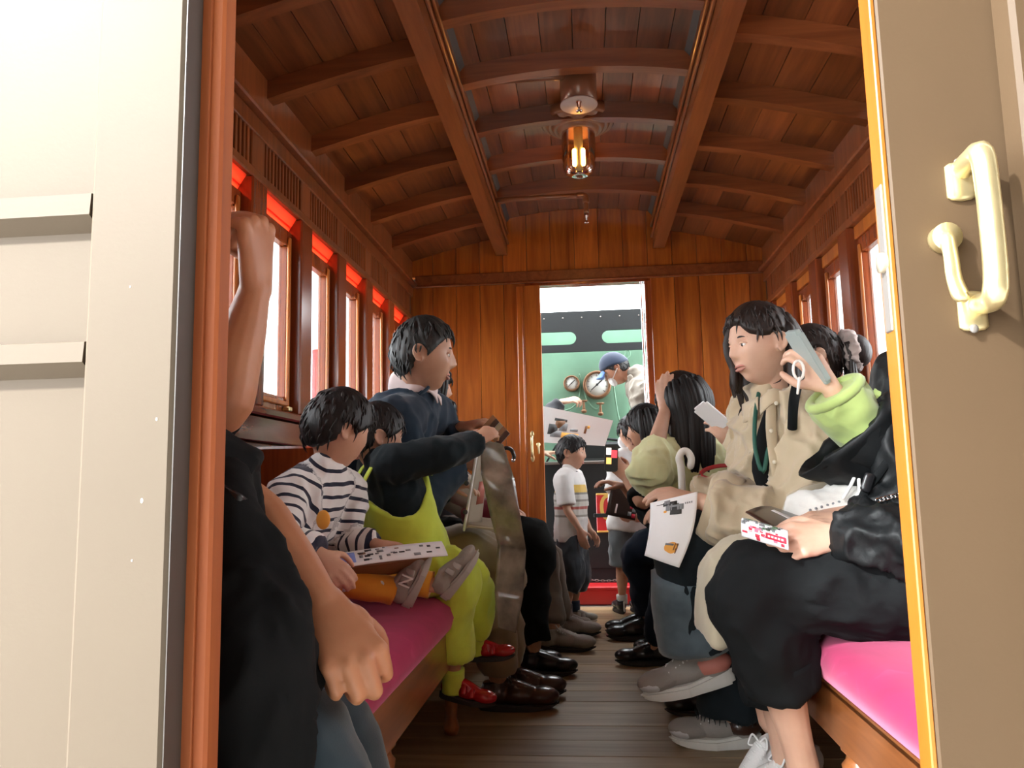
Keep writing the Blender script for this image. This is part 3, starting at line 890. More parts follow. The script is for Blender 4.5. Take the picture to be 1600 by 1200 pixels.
for zz_ in (1.055, .938):
    g = G().tube([(hx - .012, hy - .002, zz_ + .014), (hx - .012, hy - .002, zz_ - .014)], [(.0125, .004)] * 2, lat=(1, 0, 0), n=16)
    kid('handle_plate', g.mesh(), M['brass'], hd)
    kid('screw', G().ell((hx - .014, hy - .006, zz_ + (.016 if zz_ > 1 else -.016)), (.004, .002, .004), n=10, m=6).mesh(), M['steel'], hd)
g = G().tube([(.318, hy, 1.003), (.318, hy - .012, 1.003)], [.0125, .0125], n=18, cap='flat')
g.tube([(.317, hy - .012, 1.0), (.3165, hy - .017, .985), (.317, hy - .018, .965), (.3195, hy - .02, .95), (.322, hy - .02, .947)], [.007, (.0065, .004), (.0068, .004), (.0075, .005), .005], lat=(1, 0, 0), n=12)
kid('latch_lever', g.mesh(), M['brass'], d1)
lohi('threshold', (-.345, .70, -.03), (.42, .80, .004), M['steel'], fl, .002)

# benches: cushion, apron, legs
def bench(sg, X, xf, label):
    root = empty('bench', ((X + xf) / 2, 2.9, 0), label, 'bench')
    g = G(); d = xf - X; s_ = 1 if d > 0 else -1
    prof = []
    x0 = X + s_ * .01
    prof = [(x0, .365), (xf - s_ * .03, .362), (xf - s_ * .004, .378), (xf + s_ * .006, .41), (xf - s_ * .004, .44), (xf - s_ * .04, .458), (xf - s_ * .12, .466), (x0 + s_ * .2, .47), (x0, .46)]
    ya, yb = .95, 4.55
    n = 60; vs = []; fs = []
    for i in range(n + 1):
        yy = ya + (yb - ya) * i / n
        e = min(1., min(yy - ya, yb - yy) / .04); e = math.sqrt(max(0, 1 - (1 - e) ** 2)) * .12 + .88
        for x, z in prof:
            q = .415 + (z - .415) * e
            vs.append((x, yy, q + (noise.noise(V((x * 5, yy * 5, 0))) * .006 if z > .43 else 0)))
    m = len(prof)
    for i in range(n):
        for j in range(m): fs.append((i * m + j, i * m + (j + 1) % m, (i + 1) * m + (j + 1) % m, (i + 1) * m + j))
    fs.append(tuple(range(m))); fs.append(tuple(n * m + j for j in reversed(range(m))))
    kid('cushion', me_from(vs, fs), M['velvet'], root)
    xa = xf - s_ * .02
    lohi('apron', (min(xa, xa - s_ * .03), ya, .245), (max(xa, xa - s_ * .03), yb, .362), M['benchwood'], root, .006)
    lohi('seat_board', (min(X + s_ * .02, xa), ya, .345), (max(X + s_ * .02, xa), yb, .364), M['benchwood'], root, .003)
    if sg < 0: lohi('divider', (X + .03, 2.27, .46), (X + .40, 2.30, .92), M['post'], root, .008)
    for yl in (1.05, 1.72, 2.6, 3.5, 4.45):
        g = G().lathe([(0, 0), (.022, 0), (.026, .02), (.018, .05), (.022, .12), (.030, .19), (.034, .215), (.026, .225), (.024, .235), (.034, .245), (.034, .30), (0, .30)], (xa - s_ * .035, yl, 0))
        kid('leg', g.mesh(), M['benchwood'], root)
    return root
bench(-1, XL, -.405, 'long magenta velvet bench along the left windows, the one the suited man sits on')
bench(1, XR, .475, 'long magenta velvet bench along the right wall, partly hidden by the sliding door')

# lamp
LY = 3.66
lamp = empty('ceiling_lamp', (0.012, LY, 2.5), 'lit glass ceiling lamp under a ringed wooden rose', 'lamp')
lc = V((.012, LY, 0))
g = G().lathe([(0, .09), (.178, .09), (.178, .05), (.17, .04), (.162, .05), (.155, .045), (.15, .033), (.14, .028), (.132, .036), (.128, .03), (.122, .016), (.112, .012), (.104, .02), (.10, .014), (.095, .0), (.086, -.004), (.078, .006), (.074, .03), (0, .03)], lc + V((0, 0, 2.485)), n=40)
kid('rose', g.mesh(), M['rose'], lamp)
g = G().lathe([(.080, 2.50), (.082, 2.46), (.082, 2.36), (.079, 2.315), (.066, 2.282), (.04, 2.266), (.0, 2.262), (.0, 2.265), (.04, 2.269), (.064, 2.285), (.076, 2.317), (.079, 2.36), (.079, 2.46), (.077, 2.50)], lc, n=36)
kid('glass_shade', g.mesh(), M['lampglass'], lamp)
g = G().lathe([(0, 2.51), (.022, 2.51), (.022, 2.42), (.016, 2.40), (.016, 2.32), (.02, 2.30), (0, 2.30)], lc, n=18)
kid('stem', g.mesh(), M['lampcore'], lamp)
for dx in (-.021, .021):
    g = G().tube([lc + V((dx, -.006, 2.395)), lc + V((dx, -.006, 2.325))], [.0105, .0105], n=12)
    kid('filament', g.mesh(), M['filament'], lamp)

# sprinkler pipes
def sprinkler(name, label, y, x, zp, zn, drum):
    r = empty(name, (x, y, zp), label, 'sprinkler')
    g = G().tube([(-.478, y, zp), (x - .02, y, zp)], [.0145, .0145], n=14, cap='flat')
    kid('pipe', g.mesh(), M['copper'], r)
    g = G().tube([(x - .045, y, zp), (x - .012, y, zp), (x + .004, y, zp - .012), (x + .006, y, zp - .045)], [.0185] * 4, n=14, cap='flat')
    g.tube([(x + .006, y, zp - .04), (x + .006, y, zn + .03)], [.0145] * 2, n=14, cap='flat')
    kid('elbow', g.mesh(), M['copper'], r)
    g = G().lathe([(0, .03), (.013, .03), (.013, .012), (.009, .008), (.009, -.006), (.005, -.01), (.005, -.022), (.014, -.024), (.014, -.028), (0, -.03)], (x + .006, y, zn), n=16)
    kid('nozzle', g.mesh(), M['chrome'], r)
    if drum:
        g = G().lathe([(0, 2.583), (.079, 2.578), (.079, zn + .026), (0, zn + .026)], (x + .006, y + .045, 0), n=32)
        kid('drum', g.mesh(), M['copper'], r)
        g = G().lathe([(0, zn + .027), (.081, zn + .027), (.081, zn + .021), (0, zn + .019)], (x + .006, y + .045, 0), n=32)
        kid('cover_disc', g.mesh(), M['whitedisc'], r)
sprinkler('sprinkler', 'brown sprinkler pipe with a drum and pale disc, nearer the entrance', 3.19, .012, 2.53, 2.395, True)
sprinkler('sprinkler', 'thin copper sprinkler pipe with a bare nozzle, beyond the lamp', 4.28, .04, 2.40, 2.265, False)

# ================================================================== beyond the far door: engine
YE = 5.95
cab = empty('locomotive', (.06, YE, 0), 'green and black locomotive cab wall seen through the far doorway', 'locomotive')
lohi('boiler_front', (-1.3, YE, .3), (1.4, YE + .08, 2.06), M['green'], cab, .01)
g = G()
bw = YE - .22
# black spectacle beam with two round-ended slots, built from its bars
for z0, z1 in ((1.90, 2.05), (1.745, 1.80)):
    h = G().prism([(-1.3, bw, z0), (1.4, bw, z0), (1.4, bw, z1), (-1.3, bw, z1)], (0, .03, 0)); g.add(h.v, h.f)
kid('beam', g.mesh(False), M['black'], cab)
def slotside(x, sgn, lim):
    pts = [(lim, bw, 1.90), (x, bw, 1.90)]
    pts = [(x + sgn * .05 * math.sin(math.radians(a)) - sgn * .05, bw, 1.85 + .05 * math.cos(math.radians(a))) for a in range(0, 181, 20)]
    return pts
g = G()
left = [(-.045 - .05 + .05 * math.sin(math.radians(a)), bw, 1.85 + .05 * math.cos(math.radians(a))) for a in range(0, 181, 15)]
right = [(.145 + .05 - .05 * math.sin(math.radians(a)), bw, 1.85 + .05 * math.cos(math.radians(a))) for a in range(180, -1, -15)]
kid('spectacle_bar', G().prism(left + right, (0, .03, 0)).mesh(False), M['black'], cab)
for x in (-1.0, .98):
    kid('spectacle_bar', G().prism([(x, bw, 1.80), (x + .2, bw, 1.80), (x + .2, bw, 1.90), (x, bw, 1.90)], (0, .03, 0)).mesh(False), M['black'], cab)
for i in range(7):
    kid('rivet', G().ell((-.42 + i * .14, bw - .002, 2.0), (.006, .004, .006), n=8, m=6).mesh(), M['steel'], cab)
def gauge(u, v, r, ang, name='gauge'):
    c = at(u, v, YE - .05)
    g = G().lathe([(0, .05), (r, .05), (r, .0), (r * .97, -.012), (r * .8, -.014), (r * .78, -.004), (0, -.004)], c, (0, 1, 0), 32)
    gg = kid(name, g.mesh(), M['bronze'], cab)
    g = G().lathe([(0, -.003), (r * .78, -.004), (r * .78, -.0055), (0, -.006)], c, (0, 1, 0), 32)
    kid('dial', g.mesh(), M['dial'], gg)
    q = V((math.cos(ang), 0, math.sin(ang)))
    g = G().tube([c - q * r * .55 + V((0, -.008, 0)), c + q * r * .5 + V((0, -.008, 0))], [r * .03, r * .05], n=6).ell(c + V((0, -.008, 0)), (r * .09, .003, r * .09), n=10, m=6)
    kid('needle', g.mesh(), M['dialblack'], gg)
    g = G()
    for k in range(9):
        a = math.radians(-45 + k * 33.75); e = V((math.cos(a), 0, math.sin(a)))
        g.tube([c + e * r * .6 + V((0, -.0065, 0)), c + e * r * .7 + V((0, -.0065, 0))], [r * .018] * 2, n=4)
    kid('dial_marks', g.mesh(False), M['dialblack'], gg)['kind'] = 'stuff'
    return c
c1 = gauge(893, 599, .062, .75); c2 = gauge(933, 601, .108, .72)
def cpipe(pts, r, m='pipe_green', nm='pipe'):
    kid(nm, G().tube(pts, [r] * len(pts), n=8).mesh(), M[m], cab)
cpipe([at(u, v, YE - .03) for u, v in ((905, 585), (908, 600), (904, 625), (893, 638), (880, 642))], .006)
cpipe([at(u, v, YE - .03) for u, v in ((915, 590), (914, 610), (920, 630), (932, 640), (940, 632))], .008)
cpipe([at(u, v, YE - .03) for u, v in ((958, 595), (961, 620), (966, 650), (973, 675), (974, 690))], .006)
cpipe([at(u, v, YE - .03) for u, v in ((985, 620), (983, 650), (981, 680))], .005)
for u, v in ((912, 628), (938, 632)):
    c = at(u, v, YE - .07)
    g = G().lathe([(.022, 0), (.03, .006), (.03, .012), (.02, .012), (.02, .004)], c, (0, 0, 1), 18).tube([c + V((0, 0, 0)), c - V((0, 0, .07))], [.008, .012], n=8).ell(c - V((0, 0, .07)), (.022, .016, .016), n=12, m=8)
    g.tube([c - V((.028, 0, -.008)), c + V((.028, 0, .008))], [.004, .004], n=6)
    kid('valve', g.mesh(), M['bronze'], cab)
kid('eye_bolt', G().tube([at(u, v, YE - .02) for u, v in ((975, 560), (977, 550), (983, 548), (984, 556), (978, 562))], [.005] * 5, n=6).mesh(), M['pipe_green'], cab)
# firebox shelf and black tender front
YT = 5.45
tend = empty('tender', (.05, YT, 0), 'black tender plate with a red number plate below the cab opening', 'tender')
lohi('tender_plate', (-1.25, YT, .2), (1.35, YT + .04, .925), M['black'], tend, .004)
lohi('tender_rim', (-1.25, YT - .03, .91), (1.35, YT + .06, .93), M['steel'], tend, .003)
lohi('tender_plate_lower', (-1.25, YT + .005, -.5), (1.35, YT + .03, .2), M['black'], tend, 0)
lohi('firebox_door', (-.12, YE - .09, .94), (.36, YE - .0, 1.08), M['black'], cab, .02)
cpipe([(-.3, YE - .1, .93), (-.22, YE - .1, 1.06)], .008, 'black', 'regulator_rod')
cpipe([(.15, YE - .12, 1.10), (.44, YE - .12, 1.06)], .01, 'black', 'regulator_rod')
cpipe([(.2, YE - .12, 1.02), (.44, YE - .12, .99)], .01, 'black', 'regulator_rod')
for i in range(6):
    kid('rivet', G().ell((-.4 + i * .17, YT - .001, .80), (.005, .004, .005), n=8, m=6).mesh(), M['steel'], tend)
# number plate: red enamel, gold rim, one gold numeral in view
a = at(931, 771, YT - .015); b = at(1003, 831, YT - .015)
npl = lohi('number_plate', (a.x, YT - .02, b.z), (a.x + .46, YT - .002, a.z), M['red'], tend, .004)
for p in ((a.x, a.z - .012, a.x + .46, a.z), (a.x, b.z, a.x + .46, b.z + .012), (a.x + .448, b.z, a.x + .46, a.z)):
    lohi('plate_rim', (p[0], YT - .026, p[1]), (p[2], YT - .012, p[3]), M['gold'], npl, .003)
def text(body, loc, size, mat, parent, name='lettering', rot=(H, 0, 0), ext=.002):
    c = bpy.data.curves.new(name, 'FONT'); c.body = body; c.size = size; c.extrude = ext; c.align_x = 'CENTER'; c.align_y = 'CENTER'
    o = bpy.data.objects.new(name, c); COL.objects.link(o)
    dg = bpy.context.evaluated_depsgraph_get()
    me = bpy.data.meshes.new_from_object(o.evaluated_get(dg)); bpy.data.objects.remove(o)
    from mathutils import Euler
    me.transform(Matrix.Translation(loc) @ (rot if isinstance(rot, Matrix) else Euler(rot).to_matrix().to_4x4()))
    me.materials.clear()
    return kid(name, me, mat, parent)
c = at(950, 795, YT - .025)
text('0', (c.x, YT - .024, c.z), .25, M['gold'], npl, 'numeral')
lohi('plate_bar', (a.x - .02, YT - .034, .545), (.7, YT - .022, .572), M['black'], tend, .003)
# safety chain across the gap
ca, cb = at(921, 906, 5.3), at(1000, 898, 5.3)
ch = empty('safety_chain', ca, 'thin steel safety chain hanging across the gap behind the standing boy', 'chain')
for i in range(17):
    t = i / 17; p = ca.lerp(cb, t) - V((0, 0, .02 * math.sin(math.pi * t))); q = ca.lerp(cb, t + 1 / 17) - V((0, 0, .02 * math.sin(math.pi * (t + 1 / 17))))
    m_ = (p + q) / 2; d = (q - p); u_ = V((0, 1, 0)) if i % 2 else V((0, 0, 1))
    g = G().tube([m_ + d * .7 * math.cos(a_) + u_ * .006 * math.sin(a_) for a_ in [k * math.pi / 4 for k in range(9)]], [.0022] * 9, n=6, sub=2)
    kid('link', g.mesh(), M['steel'], ch)
sb = empty('step_board', (.1, 5.26, 0), 'low red step between carriage and locomotive', 'step')
lohi('step_riser', (-.3, 5.20, .0), (.75, 5.225, .095), M['red'], sb, .004)
lohi('step_tread', (-.3, 5.19, .095), (.75, 5.40, .115), M['red'], sb, .006)
gp = empty('bridge_plate', (.07, 5.2, -.03), 'steel plate bridging the gap under the red step', 'plate')
lohi('plate', (-.6, 5.10, -.05), (.8, 5.46, -.004), M['steel'], gp, .003)
p0 = at(1006, 447, 5.16); 
hp = empty('grab_rail', (.395, 5.16, 1.1), 'pale upright grab rail just outside the far doorway', 'rail')
kid('bar', G().tube([(.402, 5.16, .0), (.402, 5.16, 2.15)], [.008, .008], n=12).mesh(), M['chrome'], hp)

# ================================================================== outside
grd = st(lohi('ground', (-14, -8, -.62), (14, 16, -.55), M['ground'], None, 0))
pf = st(lohi('platform', (-6, -6, -.55), (6, .6, -.28), M['ground'], None, .01))
for x, y, wh in ((-2.42, 7.0, 'nearer'), (-2.5, 8.6, 'farther')):
    r = empty('red_post', (x, y, -.55), wh + ' red post standing outside the left windows', 'post', 'red posts outside')
    kid('shaft', G().lathe([(0, 0), (.09, 0), (.09, 2.6), (0, 2.6)], (x, y, -.55), n=20).mesh(), M['red'], r)
    kid('foot', G().lathe([(0, 0), (.16, 0), (.15, .05), (0, .05)], (x, y, -.55), n=20).mesh(), M['red'], r)
bl = empty('hall_frame', (.05, 7.4, 2.6), 'pale hall window frame above the locomotive', 'frame')
for x in (-.19, .53):
    lohi('mullion', (x - .03, 7.38, -.5), (x + .03, 7.44, 4.2), M['white_nylon'], bl, .005)
lohi('transom', (-2.5, 7.36, 3.2), (2.6, 7.46, 3.3), M['white_nylon'], bl, .005)

# unseen canopy and walls added to shade the entrance; left open to the sky
rf = st(lohi('roof_added', (-1.0, -9, 2.75), (9, .60, 2.85), M['roofing'], None, 0))
for k in range(5):
    lohi('added_rafter', (-1.0, -8.6 + 2 * k, 2.62), (9, -8.45 + 2 * k, 2.75), M['beam'], rf, .01)
sw = st(lohi('wall_added', (-2.2, -5.2, -.55), (9, -5.0, 2.75), M['pale'], None, 0))
sr = st(lohi('wall_added_end', (4.6, -5.0, -.55), (4.8, .5, 2.75), M['pale'], None, 0))

# added unseen lamp left of the entrance, brightens the upper outer panel
PL = V((-1.3, -.5, 2.32))
pl = empty('added_lamp', PL, 'added green enamel lamp, unseen, brightening the upper left panel', 'lamp')
kid('shade', G().lathe([(.03, .16), (.05, .15), (.20, .03), (.205, .02), (.195, .02), (.045, .135), (.03, .14)], PL, n=28).mesh(), M['green'], pl)
kid('rod', G().tube([PL + V((0, 0, .15)), PL + V((.32, 0, .44))], [.01, .01], n=8).mesh(), M['steel'], pl)
kid('bulb', G().ell(PL + V((0, 0, .03)), (.04, .04, .055)).mesh(), glow('added bulb', (1, .97, .92), 30), pl)
pt = bpy.data.lights.new('added_bulb', 'POINT'); pt.energy = 420; pt.shadow_soft_size = .05; pt.color = (.96, .98, 1)
po = bpy.data.objects.new('added_bulb', pt); COL.objects.link(po); po.location = PL + V((0, 0, -.08))

# ================================================================== people
M.update(
    skin=skin_mat('skin warm', (.56, .31, .20)), skin_pale=skin_mat('skin light', (.66, .42, .30)), skin_child=skin_mat('skin child', (.64, .38, .26)),
    skin_old=skin_mat('skin elder', (.50, .29, .19)), skin_tan=skin_mat('skin tanned', (.47, .215, .11)),
    hair=hair_mat('black hair', (.0065, .0055, .0055), .55), hair_brown=hair_mat('dark brown hair', (.016, .0085, .006), .55), hair_grey=hair_mat('greying hair', (.022, .024, .023), .55),
    hair_light=hair_mat('pale hair', (.45, .36, .25), .5),
    navy_suit=cloth('navy suit cloth', (.012, .027, .047), sheen=.15), shirt_pink=cloth('pale pink shirt', (.70, .58, .56), 300),
    khaki=cloth('khaki twill', (.31, .245, .155)), black_cloth=cloth('black cloth', (.0055, .0065, .007), sheen=.0), black_crinkle=cloth('black nylon', (.0075, .0085, .009), rough=.5, sheen=.0),
    denim=cloth('teal denim', (.024, .042, .054), 500, var=.3), denim_dark=cloth('dark denim', (.009, .0135, .0165), 500, var=.3, sheen=.05), denim_navy=cloth('navy denim', (.006, .011, .023), 500, var=.3, sheen=.05),
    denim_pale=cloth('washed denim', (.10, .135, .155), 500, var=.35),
    lime=cloth('lime overalls', (.68, .84, .10), 300), navy_knit=cloth('dark navy knit', (.0075, .0155, .020), 300, sheen=.1),
    beige=cloth('beige shirt cloth', (.52, .42, .285), 350, var=.08), cream=cloth('pale beige twill', (.52, .45, .32), 350),
    green_knit=cloth('leaf green knit', (.36, .46, .15), 180, var=.15), pale_green=cloth('pale green knit', (.80, .82, .46), 160, var=.1),
    stripe=cloth('striped jersey', (.82, .82, .80), 300, stripes=((.018, .022, .045), .030, .30), var=.04),
    white_tee=cloth('white jersey', (.80, .80, .78), 300, var=.04), orange_sock=cloth('orange knit', (.82, .38, .045), 260),
    bands=cloth('white jersey with bands', (.8, .8, .78), bands=[(0, (.8, .8, .78)), (.068, (.72, .50, .12)), (.112, (.25, .24, .22)), (.125, (.62, .62, .58)), (.15, (.30, .28, .25)), (.163, (.60, .58, .52)), (.19, (.42, .12, .10)), (.205, (.62, .60, .55)), (.235, (.30, .28, .24)), (.247, (.75, .75, .72))]),
    grey_short=cloth('grey cotton', (.17, .20, .215), 300, var=.2), slate=cloth('slate shorts', (.05, .062, .075), 300, var=.35), brown_trouser=cloth('taupe trousers', (.16, .125, .095)),
    grey_vest=cloth('stone vest', (.25, .22, .18), 300), cap_navy=cloth('navy cap', (.022, .034, .065), 300), cap_peak=cloth('blue peak', (.12, .22, .50), 300), charcoal=cloth('charcoal sleeve', (.035, .036, .042)),
    mask=cloth('white mask', (.85, .86, .87), 400), knit_beige=cloth('ribbed beige knit', (.50, .45, .36), 200), burgundy=cloth('burgundy cloth', (.14, .010, .022)), plaid=cloth('dark check', (.035, .030, .032), stripes=((.16, .13, .11), .022, .18)),
    white_bag=cloth('white canvas', (.78, .77, .72), 250), cord=plain('white cord', (.8, .8, .76), .7), green_lanyard=plain('green lanyard', (.02, .10, .07), .6),
    leather=plain('brown leather', (.055, .022, .014), .28, 0, .3, .1, 120), leather_black=plain('black leather', (.012, .012, .013), .3, 0, .2, .1, 120),
    red_shoe=plain('red patent', (.50, .015, .022), .22, 0, .4), sole_dark=plain('dark sole', (.03, .026, .024), .6), sole_white=plain('pale sole', (.72, .70, .64), .6),
    grey_shoe=plain('grey suede', (.36, .34, .30), .8, 0, 0, .3, 200), grey_strap=plain('light grey strap', (.50, .49, .45), .7), sneaker_white=plain('white sneaker', (.78, .77, .75), .6, 0, 0, .2, 150),
    sneaker_taupe=plain('taupe mesh', (.34, .31, .28), .7, 0, 0, .4, 220), silver=plain('silver trim', (.62, .62, .62), .4), coral=plain('coral heel', (.62, .22, .17), .6), lace_white=plain('white lace', (.82, .82, .8), .7),
    scrunchie=cloth('floral scrunchie', (.40, .33, .30), 60, var=.6), button_dark=plain('dark button', (.05, .05, .055), .3), button_pale=plain('pale button', (.72, .66, .52), .35),
)
def J_(**k): return {a: V(b) for a, b in k.items()}
def X_(p, dx=0, dy=0, dz=0): return V(p) + V((dx, dy, dz))
def put(J, root_loc): return root_loc
def seated(sg, y, xh, hz=1.0, s=1., lean=0., dz=0.):
    """joints of a person seated on a side bench: sg = +1 faces right (left bench), -1 faces left"""
    J = dict(pelvis=V((xh, y, .555 + dz)), chest=V((xh + sg * lean * .6, y, .83 * hz + dz)), neck=V((xh + sg * lean, y, 1.02 * hz + dz)))
    for q, o in (('L', sg * .5), ('R', -sg * .5)):      # L lies towards +y for a person facing right
        J['sh' + q] = V((xh + sg * lean * .95, y + o * .36, .965 * hz + dz))
        J['hip' + q] = V((xh + sg * .02, y + o * .18, .55 + dz))
    return J

# ---------------------------------------------------------------- the man in the navy suit (left bench)
def man():
    y = 2.62
    r = empty('person', (-.72, y, 0), 'seated grey-haired man in a navy suit jacket and khaki trousers', 'person')
    J = seated(1, y, -.76)
    J['pelvis'] = V((-.80, 2.66, .56)); J['chest'] = V((-.755, 2.64, .86)); J['neck'] = at(650, 632, 2.64)
    J['shR'] = at(612, 672, 2.47); J['shL'] = at(676, 655, 2.85)
    J['elR'] = at(640, 790, 2.42); J['wrR'] = at(728, 720, 2.60); J['elL'] = at(700, 745, 2.92); J['wrL'] = at(722, 668, 2.80)
    J['hipR'] = V((-.74, 2.60, .55)); J['hipL'] = V((-.74, 2.80, .55))
    J['knR'] = at(762, 870, 2.72); J['knL'] = at(778, 868, 2.90)
    J['anR'] = at(778, 1058, 2.86); J['anL'] = at(790, 1048, 3.02)
    hd = Head(at(662, 556, 2.60), (.96, .20, -.08), .252, (.03, 0, 1))
    person_body(r, M['skin_old'], J, hd, 1., .0045, [
        dict(wr=J['wrL'], d=at(756, 660, 2.78) - J['wrL'], back=(0, -.3, 1), thumb=(.2, -1, .2), curl=(.7, .9, .6)),
        dict(wr=J['wrR'], d=at(770, 725, 2.62) - J['wrR'], back=(.2, -1, .3), thumb=(.2, 0, 1), curl=(.6, .7, .5))], keep=.35)
    hd.face(r, M['skin_old'])
    g = G(); hd.cap(g, LINE['short'], .048, .024, 3, lambda p: .03 * max(0, p[2] - .2) + .02 * max(0, -p[1] - .1))
    kid('hair', g.mesh(), M['hair_grey'], r)
    # shirt collar, jacket, lapels, buttons
    nb = J['neck']
    garment(r, 'shirt', M['shirt_pink'], [([nb + V((-.03, 0, .07)), nb + V((0, 0, .02)), J['chest'] + V((.06, 0, .02))], [(.072, .068), (.085, .075), (.12, .08)], dict(lat=(0, 1, 0)))], .007, 3, .002)
    g = G()
    ring = [nb + V((-.062 * math.cos(t) + .012, .066 * math.sin(t), .062 + .022 * math.cos(t))) for t in [math.radians(a) for a in range(-150, 151, 20)]]
    g.tube(ring, [(.026, .005)] * len(ring), lat=(.15, 0, 1), n=10, sub=2)
    for sg in (-1, 1):
        p = ring[0] if sg < 0 else ring[-1]
        g.tube([p + V((-.016, sg * .012, .004)), p + V((.008, sg * .006, -.016)), p + V((.016, sg * .002, -.042))], [(.016, .004), (.018, .004), (.005, .003)], lat=(0, 1, .3), n=10)
    kid('collar', g.mesh(), M['shirt_pink'], r)
    tubes = [vest_of(J, 1.06, 1.08, low=V((.03, 0, -.06))), sleeve(J, 'R', 1.08, 1.12, .93), sleeve(J, 'L', 1.08, 1.0, .98),
             ([J['neck'] + V((-.03, 0, .0)), J['chest'] + V((-.09, 0, .02)), J['pelvis'] + V((-.06, 0, .05))], [(.12, .07), (.19, .09), (.18, .1)], dict(lat=(0, 1, 0), n=18))]
    garment(r, 'jacket', M['navy_suit'], tubes, .009, 4, .012, (8, 8, 6), 2)
    # front edge hanging beside the leaflet
    g = G().tube([J['chest'] + V((.13, -.1, .08)), J['chest'] + V((.15, -.12, -.12)), J['pelvis'] + V((.24, -.12, .08)), J['pelvis'] + V((.25, -.1, -.02))], [(.10, .03), (.13, .05), (.13, .06), (.10, .05)], lat=(.5, 1, 0))
    me = g.solid(.009, 4, .7); folds(me, .006, (9, 9, 6), 5); kid('jacket_front', me, M['navy_suit'], r)
    for u, v in ((741, 755), (739, 800)):
        kid('button', G().ell(at(u - 12, v, 2.44), (.008, .004, .008), n=10, m=6).mesh(), M['button_dark'], r)
    g = G().tube([nb + V((.06, -.075, .05)), J['chest'] + V((.12, -.085, .12)), J['chest'] + V((.155, -.07, -.03))], [(.012, .004), (.035, .005), (.012, .004)], lat=(.2, 1, 0), n=10)
    g.tube([nb + V((.07, .06, .05)), J['chest'] + V((.15, .065, .12)), J['chest'] + V((.17, .03, -.03))], [(.012, .004), (.035, .005), (.012, .004)], lat=(.2, 1, 0), n=10)
    kid('lapel', g.mesh(), M['navy_suit'], r)
    garment(r, 'trousers', M['khaki'], [trouser(J, 'R', 1.06, 1.05, .93), trouser(J, 'L', 1.06, 1.05, .93)], .010, 4, .012, (7, 7, 5), 4)
    shoe(r, V((J['anR'].x - .07, J['anR'].y, .0)), (1, .12, 0), (0, 0, 1), .285, M['leather'], M['sole_dark'], M['leather'], lab='polished brown leather lace-up shoe')
    shoe(r, V((J['anL'].x - .06, J['anL'].y, .0)), (1, .1, 0), (0, 0, 1), .285, M['leather'], M['sole_dark'], M['leather'], lab='polished brown leather lace-up shoe')
man()

